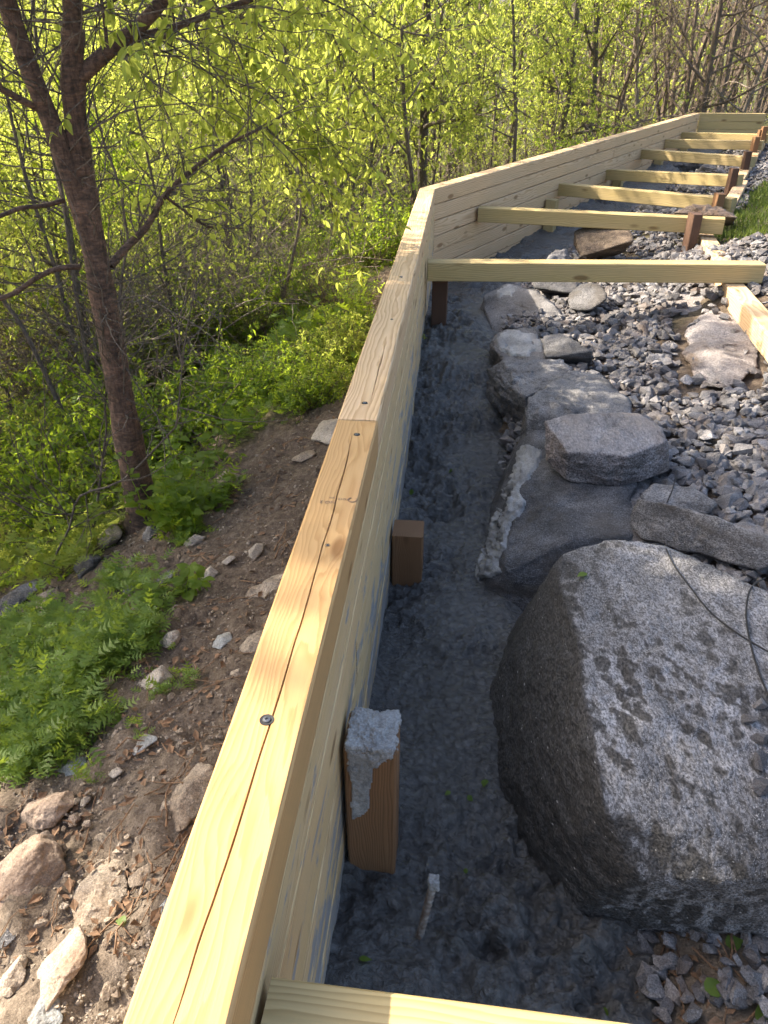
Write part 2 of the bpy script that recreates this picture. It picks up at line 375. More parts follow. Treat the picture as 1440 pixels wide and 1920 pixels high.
def ground_z(x, y, fine=True):
    x = np.asarray(x, float); y = np.asarray(y, float)
    s, t = wall_st(x, y); d = -s
    out = .04 - np.interp(d, [0, .2, 1.2, 2.4, 6, 9, 15, 26, 60], [0, .05, .36, .95, 2.35, 3.0, 3.3, 1.6, -2.5])
    out = out + np.interp(t, [-3, 0, 6, 14, 20], [.0, .0, .1, .35, .1])*np.clip(1-d/8, 0, 1)
    lc = conc_level(t)
    k = sst(t, .9, 2.3)
    gz = np.interp(t, [-3, 1, 2.2, 4.8, 8.5, 14, 18], [-.14, -.12, .0, .0, .06, .20, .30])
    e0 = .44+.24*(1-sst(t, 1.6, 3.0)); ins = np.where(s < e0, lc-.14, lc-.14+(gz-lc+.14)*sst(s, e0, e0+.4))
    ins = ins + np.interp(s, [0, .8, 1.6, 2.0, 2.6, 3.6, 6, 12, 30], [0, 0, .13, .22, .42, .66, 1.1, 1.9, 3.2])*(.25+.75*k)
    z = np.where(s < -.07, out, ins)
    P = np.stack([x, y, np.zeros_like(x)], -1)
    amp = sst(np.abs(s+.1), .0, .5)
    z = z + .16*amp*fbm(P*.9, 3)*np.where(s < 0, sst(d, .3, 2.0)*1.3, .35)
    if fine:
        z = z + np.where(s < 0, 1., .5)*(.055*fbm(P*5.5, 4, .55)*(1+.9*(1-sst(y, 1.4, 2.4)))+.04*np.abs(fbm(P*19+5, 3, .6)))*np.where(s < 0, sst(d, .03, .3), 1)
    return z
_TT = .6*1.022**np.arange(200)
def hits(px, py, far=40.):
    """where the sight lines of many photo pixels meet the ground (rows of nan where they do not)"""
    px = np.asarray(px, float); py = np.asarray(py, float); u, v = (px-720)/FPX, (py-960)/FPX
    R = np.stack([u, C_-v*S_, -(S_+v*C_)], -1); tt = _TT[_TT < far]; out = np.full(R.shape, np.nan)
    for k0 in range(0, len(R), 4000):
        r = R[k0:k0+4000]; P = r[:, None]*tt[None, :, None]+[0, 0, CZ]
        b = P[..., 2] < ground_z(P[..., 0], P[..., 1], False)+.01; k = b.argmax(1); ok = b.any(1)
        hi = tt[k]; lo = tt[np.maximum(k-1, 0)]
        for _ in range(7):
            mid = (hi+lo)/2; Q = r*mid[:, None]+[0, 0, CZ]; c = Q[:, 2] < ground_z(Q[:, 0], Q[:, 1]); hi = np.where(c, mid, hi); lo = np.where(c, lo, mid)
        Q = r*hi[:, None]+[0, 0, CZ]; Q[~ok] = np.nan; out[k0:k0+4000] = Q
    return out
def hit_ground(px, py, far=40.):
    p = hits([px], [py], far)[0]; return None if np.isnan(p[0]) else p
def px_per_m(p):                                       # pixels of the 1440-wide photo per metre at a point
    return FPX/(p[1]*C_-(p[2]-CZ)*S_)

def axis(parts):
    o = [parts[0][0]]
    for a, b, st in parts: o += list(np.linspace(a, b, max(2, int(round((b-a)/st))+1))[1:])
    return np.array(o)
def grid_mesh(xs, ys, zf, name, mat, keep=None, smooth=True):
    X, Y = np.meshgrid(xs, ys); Z = zf(X, Y); nx, ny = len(xs), len(ys)
    i = np.arange(ny-1)[:, None]*nx+np.arange(nx-1)[None]
    Q = np.stack([i, i+1, i+nx+1, i+nx], -1).reshape(-1, 4)
    V = np.stack([X, Y, Z], -1).reshape(-1, 3)
    if keep is not None:
        kv = keep(X, Y).ravel(); Q = Q[kv[Q].all(1)]
        us = np.unique(Q); mp = np.zeros(len(V), int); mp[us] = np.arange(len(us)); V = V[us]; Q = mp[Q]
    return mk_mesh(name, V, Q, mat, smooth)

gx = axis([(-90, -14, 4), (-14, -4, .5), (-4, -2.2, .08), (-2.2, .6, .022), (.6, 3.2, .05), (3.2, 8, .25), (8, 60, 4)])
gy = axis([(-20, -1, 2), (-1, .4, .2), (.4, 4.2, .022), (4.2, 8, .07), (8, 16, .25), (16, 30, 1), (30, 130, 6)])
ground = link('ground', grid_mesh(gx, gy, ground_z, 'ground', M_soil)); tag(ground, kind='structure')

def conc_w(t): return .48+.06*np.sin(t*2.1)+.04*np.sin(t*5.3+1)+.22*(1-sst(t, 1.6, 3.0))
def conc_z(X, Y):
    s, t = wall_st(X, Y); P = np.stack([X, Y, 0*X], -1)
    lump = .35+1.1*sst(fbm(P*1.7+9, 2), -.2, .25)
    z = conc_level(t)+.05*fbm(P*2.2, 2)+.065*fbm(P*11, 2, .5)*lump+.024*fbm(P*48, 2)*lump-.06*np.abs(fbm(P*19+3, 2, .4))*lump+.014
    z = z+.035*np.exp(-np.abs(s)/.05)*(.5+fbm(P*6, 2))           # slurry ridge against the timber
    return z-.10*sst(s, conc_w(t)-.05, conc_w(t)+.25)
cx = axis([(-.3, .62, .009), (.62, 1.5, .02)]); cyv = axis([(.2, 3.0, .0085), (3.0, 7.65, .016)])
def ckeep(X, Y):
    s, t = wall_st(X, Y); return (s > -.06) & (s < conc_w(t)+.3) & (Y < 7.6)
conc = link('concrete_footing', grid_mesh(cx, cyv, conc_z, 'concrete_footing', M_conc, ckeep)); tag(conc, kind='structure')
def ckeep2(X, Y):
    s, t = wall_st(X, Y); return (s > -.06) & (s < conc_w(t)+.5) & (Y > 7.55) & (Y < 16.4)
conc2 = link('concrete_footing', grid_mesh(axis([(.3, 7.4, .04)]), axis([(7.45, 16.4, .04)]), conc_z, 'concrete_footing', M_conc, ckeep2)); tag(conc2, kind='structure')

# ------------------------------------------------------------------ timbers
def timber_mesh(L, W, H, mat, seed=0, m0=0., m1=0., groove=None, bev=.005, seg=.12, chip=.0012):
    """Sawn timber from x=0 to x=L, y in +-W/2, top at z=0, mitred ends; groove(x)->(y, depth) is a drying check in its top."""
    n = max(2, int(L/seg)+1) if groove is None else int(L/.02)+1
    xs = np.linspace(0, L, n); y, h = W/2, H
    prof = [(-y+bev, 0), (y-bev, 0), (y, -bev), (y, -h+bev), (y-bev, -h), (-y+bev, -h), (-y, -h+bev), (-y, -bev)]
    rings = []
    for i, x in enumerate(xs):
        if groove is None: pr = prof
        else:
            gyv, gd, gw = groove(x); pr = [prof[0], (gyv-gw, 0), (gyv, -gd), (gyv+gw, 0)]+prof[1:]
        pr = np.array(pr); f = x/L
        xx = x+(pr[:, 1*0]+y)/W*((1-f)*m0+f*m1)
        rings.append(np.stack([xx, pr[:, 0], pr[:, 1]], -1))
    V = np.stack(rings); k = V.shape[1]
    P = V.reshape(-1, 3)+[seed*7.7, 0, 0]
    V = V.reshape(-1, 3); 
    V[:, 1] += chip*2.2*fbm(P*[3, 12, 12], 2); V[:, 2] += chip*2.2*fbm(P*[3, 12, 12]+31, 2)
    i = np.arange(n-1)[:, None]*k; j = np.arange(k)[None]; jj = (j+1) % k
    Q = np.stack([i+j, i+k+j, i+k+jj, i+jj], -1).reshape(-1, 4)
    me = mk_mesh('timber', V, [Q, np.arange(k)[None], ((n-1)*k+np.arange(k))[None, ::-1]], mat)
    return me
def frame(p, d, roll=0):
    d = Vector(d).normalized(); yv = Vector((0, 0, 1)).cross(d).normalized(); zv = d.cross(yv)
    M = Matrix((d, yv, zv)).transposed().to_4x4(); M.translation = Vector(p); return M
rr = random.Random(5)
TH, TW = .138, .14
nd = np.array([SEG[0][0], SEG[0][1]])/SL[0]; fd = SEG[1]/SL[1]
nL = np.array([-nd[1], nd[0]]); fL = np.array([-fd[1], fd[0]])      # outward (left) normals
Bc, Cc = WP[1], WP[2]
turn = math.acos(float(nd@fd)); mit = TW*math.tan(turn/2)
def screw(parent, x, y, r=.011):
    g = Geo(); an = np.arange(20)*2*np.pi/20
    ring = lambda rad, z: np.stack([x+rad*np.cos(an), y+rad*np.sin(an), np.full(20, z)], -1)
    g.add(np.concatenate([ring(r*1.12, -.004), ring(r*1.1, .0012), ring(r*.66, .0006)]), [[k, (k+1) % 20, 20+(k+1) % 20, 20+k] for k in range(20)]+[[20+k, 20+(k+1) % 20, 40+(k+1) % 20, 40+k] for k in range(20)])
    shade_ring = link('screw_hole_shade', g.mesh('screw_hole_shade', M_holeshade), parent)  # near-black raised ring; the counterbore's shade is put into its colour
    g = Geo(); V = np.concatenate([ring(r*.66, .0004), ring(r*.58, .003), ring(r*.25, .0035), ring(r*.2, .001)])
    Q = [[a*20+k, a*20+(k+1) % 20, a*20+20+(k+1) % 20, a*20+20+k] for a in range(3) for k in range(20)]
    me = mk_mesh('screw', V, [np.array(Q), np.arange(60, 80)[None]], M_steel); link('screw', me, parent)

# --- near wall: courses of timber, cap split at the joint
NL = 7.9
near0 = Bc-nd*NL
nw = tag(empty('timber_bulkhead', (*near0, -.5)), 'near run of pale stacked timber wall with cracked yellow cap timber', 'timber wall')
def cap_groove(a, b, ph, amp=.012, c0=.004):
    def g(x):
        m = float(sst(x, a, a+.25)*(1-sst(x, b-.25, b)))
        j = float(fbm([[x*3.1+ph, ph, 0]], 3)[0])
        return c0+amp*math.sin(x*1.7+ph)+.012*j, .012*m, .0004+.0022*m*(.6+.8*abs(j))
    return g
def dist_near(y): return float((np.array([-.203+(y-.477)*.0982, y])-near0)@nd)
def on_cap(px, py):
    q = atz(px, py, .84)[:2]-near0; return float(q@nd), float(q@nL)-TW/2
joint = dist_near(2.335)
def put(parent, me, base2, d2, x0, ztop, lat):
    """timber starting x0 metres along d2 from base2, inner face at lat=0"""
    n2 = np.array([-d2[1], d2[0]])
    p = base2+d2*x0+n2*(TW/2+lat)
    M = frame((p[0], p[1], ztop), (d2[0], d2[1], 0))
    o = link('timber', me); o.matrix_world = M
    if parent: o.parent = parent; o.matrix_parent_inverse = Matrix.Translation(parent.location).inverted()
    return o
capA = put(nw, timber_mesh(joint-.002, TW, TH, M_cap, 1, groove=cap_groove(1.0, joint-.05, 1.3), bev=.006), near0, nd, 0, .84, 0)
capB = put(nw, timber_mesh(NL-joint-.002, TW, TH, M_wall, 2, m1=mit, groove=cap_groove(.1, .8, 4.2, .004, -.02), bev=.006), near0, nd, joint+.002, .842, .001)
for i in range(1, 9):
    zt = .84-i*(TH+.002); x = 0.; cuts = sorted([rr.uniform(2.3, 3.6), rr.uniform(4.6, 6.4)]) + [NL]
    for e in cuts:
        put(nw, timber_mesh(e-x-.003, TW, TH+.0012, M_stain, rr.random()*90, m1=mit if e == NL else 0, bev=.003), near0, nd, x, zt, rr.uniform(-.002, .001)); x = e
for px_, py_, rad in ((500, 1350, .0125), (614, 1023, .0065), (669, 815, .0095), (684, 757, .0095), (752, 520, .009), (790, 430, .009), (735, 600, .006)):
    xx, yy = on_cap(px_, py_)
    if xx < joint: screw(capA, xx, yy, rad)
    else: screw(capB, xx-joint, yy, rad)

# --- grade stamp printed on the cap, read from the far side
def text_mesh(body, size):
    cu = bpy.data.curves.new('t', 'FONT'); cu.body = body; cu.size = size; cu.extrude = .0002; cu.space_character = 1.05
    o = bpy.data.objects.new('t', cu); col.objects.link(o)
    dg = bpy.context.evaluated_depsgraph_get(); me = bpy.data.meshes.new_from_object(o.evaluated_get(dg))
    bpy.data.objects.remove(o); me.materials.clear(); me.materials.append(M_ink); return me
R90 = Matrix.Rotation(math.pi/2, 4, 'Z')
for txt, size, px_, py_ in (('NO.2', .019, 630, 941), ('KD19', .013, 655, 936), ('SYP', .010, 628, 933)):
    xx, yy = on_cap(px_, py_); link('grade_stamp', text_mesh(txt, size), capA, Matrix.Translation((xx, yy, .0016)) @ R90)
g = Geo(); xx, yy = on_cap(661, 938)
for rad in (.0135, .0105):
    an = np.linspace(.4, 5.4, 30); g.tube(np.stack([xx+rad*np.cos(an), yy+rad*np.sin(an), np.full(30, .0012)], -1), .0007, 4)
link('grade_stamp', g.mesh('grade_stamp', M_ink), capA)

# --- far wall
fw = tag(empty('timber_bulkhead', (*Bc, -.3)), 'far run of pale stacked timber wall beyond the bend', 'timber wall')
for i in range(0, 8):
    zt = .84-i*(TH+.002); x = 0.; L = SL[1]
    cuts = sorted([rr.uniform(1.4, 3.4), rr.uniform(4.4, 6.2), rr.uniform(7.2, 9.0)])+[L]
    for e in cuts:
        put(fw, timber_mesh(e-x-.005, TW, TH-.003-.003*rr.random(), M_wall, rr.random()*90, m0=-mit if x == 0 else 0, bev=.006), Bc, fd, x+(.0015 if x == 0 else 0), zt, rr.uniform(-.004, .004) if i else 0); x = e
# --- end wall
Dp = atz(1436, 213, .84)[:2]; ed = (Dp-Cc)/np.linalg.norm(Dp-Cc)
ew = tag(empty('timber_bulkhead', (*Cc, .1)), 'short end wall of olive-toned timbers closing the far end', 'timber wall')
for i in range(0, 5):
    put(ew, timber_mesh(float(np.linalg.norm(Dp-Cc)), TW, TH, M_tie, rr.random()*90, bev=.004), Cc+fL*.0, ed, .006, .838-i*(TH+.002), .004)

# --- cross ties (dead-men) from the wall to the right-hand sleepers
def plane_pt(x, y, a, b):
    r = ray(x, y); n = np.array([b[1]-a[1], -(b[0]-a[0])]); tt = (n@np.asarray(a))/(n@r[:2]); return r*tt+[0, 0, CZ]
TIES = [  # left pixel on wall (which wall), right pixel, z left, z right, label
    ((500, 1822), 'n', (1130, 1905), .675, .675, 'pale cross tie in the bottom foreground with an end in sunlight', 1.3),
    ((799, 486), 'n', (1424, 488), .578, .578, 'pale cross tie butting the wall just before its bend', 0),
    ((901, 384), 'f', (1360, 406), .560, .60, 'cross tie in front of the reddish post, knot near its wall end', 0),
    ((1055, 343), 'f', (1384, 370), .49, .57, 'cross tie running behind the tan rock on the gravel', 0),
    ((1143, 317), 'f', (1396, 327), .44, .58, 'cross tie crossing behind the tall dark post beside the lawn', 0),
    ((1208, 278), 'f', (1420, 293), .55, .62, 'cross tie with a pale upright under its wall end, third from far end', 0),
    ((1251, 259), 'f', (1434, 263), .58, .64, 'cross tie second from the far end wall', 0),
    ((1282, 246), 'f', (1446, 251), .60, .66, 'cross tie closest to the far end wall', 0)]
tie_ends = []
for lp, wl, rp, zl, zr, lab, ext in TIES:
    a, b = (near0, Bc) if wl == 'n' else (Bc, Cc)
    p = plane_pt(*lp, a, b); 
    if lp[0] == 500: p = atz(500, 1822, .675)
    p[2] = zl; q = atz(*rp, zr); d = q-p
    L = np.linalg.norm(d)+ext; dn = d/np.linalg.norm(d); n2 = np.array([-dn[1], dn[0]])
    # pixel anchors lie on the far top edge of the beam; its body comes towards the camera
    o = link('cross_tie', timber_mesh(L-.012, TW*.93, TH*.985, M_tie, rr.random()*90))
    pw = p+dn*.010; M = frame((pw[0]-n2[0]*TW/2, pw[1]-n2[1]*TW/2, zl), dn); o.matrix_world = M
    tag(o, lab, 'timber tie', 'cross ties of the timber wall'); tie_ends.append((p, q, dn))

# --- posts
def post(name, p, w, d, z0, z1, mat, label, group=None, rz=0, lean=(0, 0), top=None):
    n = 9; g = Geo(); xs = np.linspace(z1, z0, n)
    me = timber_mesh(z1-z0, w, d, mat, rr.random()*90, bev=.006)
    o = link(name, me)
    o.matrix_world = Matrix.Translation((p[0], p[1], z1)) @ Matrix.Rotation(rz, 4, 'Z') @ Matrix.Rotation(lean[0], 4, 'X') @ Matrix.Rotation(lean[1], 4, 'Y') @ Matrix.Rotation(math.pi/2, 4, 'Y') @ Matrix.Translation((0, 0, d/2))
    tag(o, label, 'post', group); return o
wr = -math.atan2(nd[0], nd[1])
def beside(y, off): 
    x = -.203+(y-.477)*.0982; return (x+off*nd[1], y-off*nd[0])
post1 = post('wall_post', beside(1.40, .082), .14, .14, -.6, .36, M_post, 'brown post topped with grey concrete against the near wall', None, wr)
post('wall_post', beside(2.88, .080), .14, .14, -.6, .05, M_post, 'short brown post half sunk in wet concrete against the near wall', None, wr)
post('wall_post', beside(5.92, .11), .14, .12, -.4, .434, M_postold, 'dark brown post under the cross tie by the bend', None, wr)
fr_ = -math.atan2(fd[0], fd[1])
for lp, off, lab in [((1036, 374), .09, 'pale upright rising behind the knotted cross tie on the far wall'),
                    ((1160, 334), .09, 'pale upright below the middle cross tie of the far wall'),
                    ((1237, 292), .09, 'pale upright standing in concrete, third tie from the end'),
                    ((1284, 270), .09, 'small pale upright near the far end of the wall')]:
    Bo, Co = Bc-fL*off, Cc-fL*off; p = plane_pt(*lp, Bo, Co)
    post('wall_post', p[:2], .11, .13, conc_level(float(wall_st(p[0], p[1])[1]))-.2, p[2], M_tie, lab, None, fr_)
# right hand brown stakes: pixel of front foot, width px
for (x0, x1, yt, yb), i, mat, lab in [((1275, 1305, 399, 470), 2, M_postold, 'reddish brown stake in front of the third cross tie'),
        ((1335, 1356, 362, 385), 3, M_post, 'short reddish stake poking up behind the tan rock'),
        ((1359, 1375, 314, 362), 4, M_postold, 'tall dark split stake beside the lawn edge'),
        ((1390, 1403, 283, 312), 5, M_postold, 'dark leaning stake, fourth from the near end'),
        ((1406, 1419, 256, 284), 6, M_post, 'reddish stake on the far right row, near the end wall'),
        ((1419, 1428, 243, 262), 7, M_post, 'small reddish stake, farthest but one in the row'),
        ((1427, 1436, 237, 250), 7, M_post, 'smallest reddish stake at the far end of the row')]:
    p, q, dn = tie_ends[i]; xm = (x0+x1)/2
    # stake stands on the near side of its tie
    n2 = np.array([-dn[1], dn[0]]); f0 = p-np.array([*n2, 0])*(TW+.045); c2 = plane_pt(xm, yb, f0[:2], f0[:2]+dn[:2])
    zt = plane_pt(xm, yt, f0[:2], f0[:2]+dn[:2])[2]; wpx = (x1-x0)/px_per_m(c2)
    post('stake', c2[:2], min(wpx, .15), .085, c2[2]-.25, zt, mat, lab, 'brown stakes behind the sleepers', math.atan2(dn[1], dn[0])*0, (0, rr.uniform(-.02, .05)))

# --- sleepers on the right under the ties
def sleeper(a, b, ztop, lab, za=0):
    d = np.array([b[0]-a[0], b[1]-a[1], za]); L = np.linalg.norm(d)
    o = link('sleeper', timber_mesh(L, .14, .135, M_wall, rr.random()*90)); o.matrix_world = frame((a[0], a[1], ztop), d)
    tag(o, lab, 'sleeper', 'sleepers carrying the cross ties'); return o
zsl = .578-TH-.004
a = atz(1446, 610, zsl-.0); b = atz(1374, 528, zsl)
dirS = (b-a)/np.linalg.norm(b-a)
sleeper(a-dirS*.75, b+dirS*.30, zsl, 'sunlit sleeper running to the right frame edge with a post under it')
a2 = atz(1368, 510, zsl); b2 = atz(1325, 440, zsl)
d2 = (b2-a2)/np.linalg.norm(b2-a2)
sleeper(a2+d2*.12, b2+d2*.25, zsl-.002, 'sleeper with striped sunlight between the two nearest long ties')
for (pa, pb, z, lab) in [((1362, 392), (1392, 338), .46, 'sleeper between the tan rock and the tall dark stake'),
                         ((1385, 335), (1412, 292), .46, 'sleeper end seen below the lawn edge'),
                         ((1412, 290), (1430, 262), .48, 'farthest visible sleeper near the end wall')]:
    aa, bb = atz(*pa, z), atz(*pb, z); sleeper(aa, bb, z, lab)
pe = atz(1462, 655, zsl-.137)
post('sleeper_post', pe[:2], .13, .12, ground_z(pe[0], pe[1])-.2, zsl-.137, M_post, 'brown post under the sleeper at the right frame edge')

# ------------------------------------------------------------------ rocks
_ico = {}
def ico(sub):
    if sub not in _ico:
        bm = bmesh.new(); bmesh.ops.create_icosphere(bm, subdivisions=sub, radius=1)
        V = np.array([v.co[:] for v in bm.verts]); F = np.array([[v.index for v in f.verts] for f in bm.faces]); bm.free(); _ico[sub] = (V, F)
    return _ico[sub]
def planes(pts):
    bm = bmesh.new()
    for p in pts: bm.verts.new(p)
    r = bmesh.ops.convex_hull(bm, input=bm.verts[:]); bm.normal_update()
    us = [v for v in bm.verts if v.link_faces]; c = np.mean([v.co[:] for v in us], 0)
    N = []; D = []
    for f in bm.faces:
        if f.calc_area() < 1e-9: continue
        n = np.array(f.normal[:]); q = np.array(f.verts[0].co[:]); h = n@(q-c)
        if h < 0: n, h = -n, -h
        N.append(n); D.append(max(h, 1e-3))
    bm.free(); return c, np.array(N), np.array(D)
def rock_geo(pts, sub=5, k=26, amp=.02, fr=4., seed=0, fine=.004):
    pts = np.asarray(pts, float); c, N, D = planes(pts)
    ext = (pts.max(0)-pts.min(0))/2; ext = ext/ext.max(); ext = np.maximum(ext, .25)
    V, F = ico(sub); d = V*ext; d = d/np.linalg.norm(d, axis=1)[:, None]
    q = np.maximum(d@N.T/D[None], 0); r = (q**k).sum(1)**(-1./k)
    P = c+d*r[:, None]
    size = (pts.max(0)-pts.min(0)).max()
    o = seed*3.17
    n1 = fbm(P*fr/max(size, .05)+o, 4, .55); rid = np.abs(vnoise(P*fr*2.2/max(size, .05)+o+7))
    lam = fbm(P*np.array([1., 1.2, 3.2])*fr*1.1/max(size, .05)+o+3, 3, .5)      # ledges where the rock has split along its layers
    led = np.tanh(9*(lam-.12))+np.tanh(9*(lam+.16))
    P = P+d*(size*amp*(n1*1.3-rid*1.1+led*.16))[:, None]+d*(fine*fbm(P*26+o, 3, .6))[:, None]
    return P, F, c
def rock(name, pts, mat, label, cat='boulder', group=None, sub=5, flat=False, **k):
    P, F, c = rock_geo(pts, sub, **k)
    o = link(name, mk_mesh(name, P-c, F, mat, not flat)); o.location = c; tag(o, label, cat, group); return o
def hp(*l): return [atz(x, y, z) for x, y, z in l]
def below(pts, dz, sh=(0, 0)): return pts+[np.array([p[0]+sh[0], p[1]+sh[1], dz]) for p in pts]

big = hp((1040, 1056, .26), (1075, 1028, .29), (1140, 1006, .33), (1250, 1022, .35), (1440, 1105, .40), (1640, 1200, .42),
         (1078, 1200, .31), (1112, 1390, .31), (1135, 1530, .26), (1195, 1640, .16), (1330, 1655, .17), (1480, 1650, .20), (1700, 1560, .26)) + \
      hp((955, 1185, -.20), (902, 1320, -.22), (915, 1450, -.23), (985, 1590, -.2), (1080, 1690, -.13), (1250, 1728, -.07), (1440, 1752, -.06), (1700, 1700, -.05)) + \
      [np.array([1.0, 2.0, -.4]), np.array([.5, 1.3, -.55]), np.array([1.6, 1.2, -.5])]
rock('boulder', big, M_bigrock, 'huge grey granite boulder filling the right foreground', sub=7, k=220, amp=.009, fr=9, fine=.012, seed=3)
rock('boulder', hp((990, 792, .08), (1040, 800, .12), (1195, 900, .14), (1200, 1000, .10), (1075, 1012, .09), (1004, 806, .12), (985, 900, .07), (950, 1010, .0), (946, 1075, -.05),
                   (958, 850, -.2), (915, 960, -.24), (880, 1085, -.26), (892, 1122, -.27), (955, 1165, -.27), (1040, 1110, -.1)) + [np.array([.5, 2.6, -.5]), np.array([.9, 2.5, -.4]), np.array([.9, 3.1, -.2])],
     M_dark, 'dark sloping boulder under the flat-topped rock, edge splashed with concrete', sub=6, k=120, amp=.018, fr=6, seed=5, fine=.008)
rock('boulder', hp((1022, 790, .31), (1068, 775, .33), (1196, 775, .34), (1240, 800, .34), (1252, 828, .32), (1176, 856, .30), (1120, 842, .315), (1064, 848, .30),
                   (1020, 862, .17), (1060, 902, .12), (1160, 918, .12), (1252, 884, .16), (1255, 850, .2)) + hp((1080, 800, .12), (1230, 800, .12)),
     M_slab, 'flat-topped angular boulder perched over the dark sloping one', sub=6, k=260, amp=.014, fr=8, seed=8, fine=.007)
rock('boulder', hp((988, 745, .22), (1070, 690, .25), (1130, 700, .25), (1190, 752, .24), (1180, 790, .2), (1000, 770, .16), (1040, 800, .12), (985, 780, .0), (970, 860, -.2)) + [np.array([.75, 3.2, -.3]), np.array([1.15, 3.2, -.1])],
     M_granite, 'broad grey boulder behind the flat-topped rock', sub=6, k=140, amp=.02, fr=7, seed=11, fine=.008)
rock('boulder', hp((912, 690, .12), (948, 672, .2), (1060, 672, .24), (1075, 700, .22), (985, 745, .15), (940, 720, .1), (910, 735, -.02), (930, 770, -.12), (985, 782, -.12)) + [np.array([.9, 4.1, -.2])],
     M_granite, 'overhanging grey boulder with a dark hollow beside the concrete', sub=6, k=90, amp=.035, fr=6, seed=14, fine=.008)
rock('boulder', hp((918, 640, .10), (935, 616, .16), (1000, 612, .19), (1035, 640, .18), (1030, 680, .14), (940, 672, .1), (915, 690, -.12), (945, 700, -.15)) + [np.array([.9, 4.7, -.2])],
     M_granite, 'rounded boulder with its top coated by splashed concrete', sub=6, amp=.035, fr=6, seed=17)
rock('boulder', hp((1018, 628, .22), (1050, 622, .24), (1112, 658, .24), (1116, 672, .18), (1020, 672, .16), (1030, 685, .05), (1100, 690, .05)), M_dark, 'low dark wedge of rock behind the concrete-coated boulder', sub=5, amp=.02, seed=20)
rock('boulder', hp((905, 555, .10), (950, 528, .18), (1010, 540, .2), (1062, 590, .14), (1050, 606, .08), (960, 606, .02), (900, 600, -.1), (900, 622, -.15)) + [np.array([.95, 5.3, -.2])], M_granite, 'grey dome-shaped boulder under the cross tie by the bend', sub=6, amp=.02, seed=23)
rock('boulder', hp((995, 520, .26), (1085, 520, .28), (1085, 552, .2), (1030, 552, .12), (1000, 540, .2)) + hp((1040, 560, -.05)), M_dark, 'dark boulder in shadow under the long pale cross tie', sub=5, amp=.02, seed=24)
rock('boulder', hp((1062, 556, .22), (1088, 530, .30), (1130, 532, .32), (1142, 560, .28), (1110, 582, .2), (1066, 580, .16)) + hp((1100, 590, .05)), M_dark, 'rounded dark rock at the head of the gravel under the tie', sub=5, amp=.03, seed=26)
rock('boulder', hp((1076, 432, .40), (1110, 420, .46), (1180, 428, .46), (1192, 450, .40), (1170, 474, .24), (1088, 482, .2), (1074, 460, .25)) + hp((1130, 490, .1)), M_brownrock, 'brown block-shaped boulder standing by the concrete beyond the long tie', sub=6, k=40, amp=.02, seed=29)
rock('boulder', hp((1258, 398, .52), (1300, 381, .62), (1350, 384, .62), (1384, 408, .56), (1378, 424, .42), (1310, 424, .4), (1262, 414, .42)), M_tan, 'rough tan rock lying against the stake on the gravel', sub=6, amp=.05, fr=7, seed=31)
rock('boulder', hp((1180, 958, .16), (1195, 935, .22), (1260, 945, .27), (1380, 985, .30), (1450, 1005, .30), (1480, 1050, .24), (1420, 1070, .17), (1300, 1035, .14), (1200, 1010, .1), (1181, 990, .1)) + hp((1300, 1040, .0), (1440, 1060, .02)), M_granite, 'long narrow grey boulder lying behind the huge one', sub=6, k=50, amp=.02, fr=6, seed=33, fine=.007)
rock('boulder', hp((1195, 930, .18), (1225, 905, .21), (1300, 912, .22), (1352, 945, .20), (1330, 965, .16), (1220, 960, .14)) + hp((1270, 950, .0)), M_granite, 'thin flat grey stone tucked behind the long narrow boulder', sub=5, amp=.015, seed=35)
slabp = hp((1278, 640, .20), (1300, 590, .27), (1345, 565, .30), (1395, 590, .31), (1428, 640, .30), (1425, 700, .26), (1370, 740, .22), (1300, 720, .18)) + hp((1350, 640, .30), (1330, 660, .05))
rock('bedrock', slabp, M_slab, 'wavy pinkish bedrock slab exposed beside the gravel', 'bedrock', sub=6, k=12, amp=.03, fr=7, seed=37)
rock('bedrock', hp((1215, 560, .24), (1260, 545, .28), (1330, 550, .30), (1340, 575, .28), (1270, 600, .22), (1230, 590, .2)) + hp((1280, 570, .05)), M_slab, 'low grey bedrock hump in the gravel below the long tie', 'bedrock', sub=5, k=12, amp=.03, seed=38)
for pts, lab, mt in [(((1265, 362), (1275, 345), (1318, 349), (1328, 366)), 'smooth grey boulder between the middle cross ties', M_granite),
                     (((1255, 312), (1270, 297), (1310, 303), (1318, 314)), 'long low boulder in front of the far concrete', M_dark),
                     (((1300, 326), (1315, 312), (1345, 316), (1352, 330)), 'dark rounded boulder by the dark leaning stake', M_dark),
                     (((1195, 388), (1225, 372), (1275, 378), (1285, 396)), 'concrete-greyed boulder behind the knotted tie', M_granite),
                     (((1080, 500), (1035, 478), (1020, 490), (1060, 515)), 'small round boulder half set in concrete by the bend', M_granite)]:
    q = [atz(x, y, zz) for (x, y), zz in zip(pts, (.22, .34, .34, .24))]; c = np.mean(q, 0)
    rock('boulder', q+[c+[0, .25, .08], c+[0, .35, -.1], c+[0, -.05, -.25], c+[.1, .2, .1]], mt, lab, sub=5, amp=.04, seed=len(lab))
# the concrete slopped over the near post
P, F, c = rock_geo([(sx_, sy_, sz_) for sx_ in (-.066, .073) for sy_ in (-.073, .07) for sz_ in (-.012, .02)]+[(-.06, -.078, -.09), (.0, -.076, -.07)], 6, 16, .05, 9, 4, .010)
sp = link('concrete_topping', mk_mesh('concrete_topping', P, F, M_splash, True)); sp.matrix_world = Matrix.Translation((*beside(1.40, .082), .364)) @ Matrix.Rotation(wr, 4, 'Z')
bpy.context.view_layer.update()
mw = sp.matrix_world.copy(); sp.parent = post1; sp.matrix_world = mw

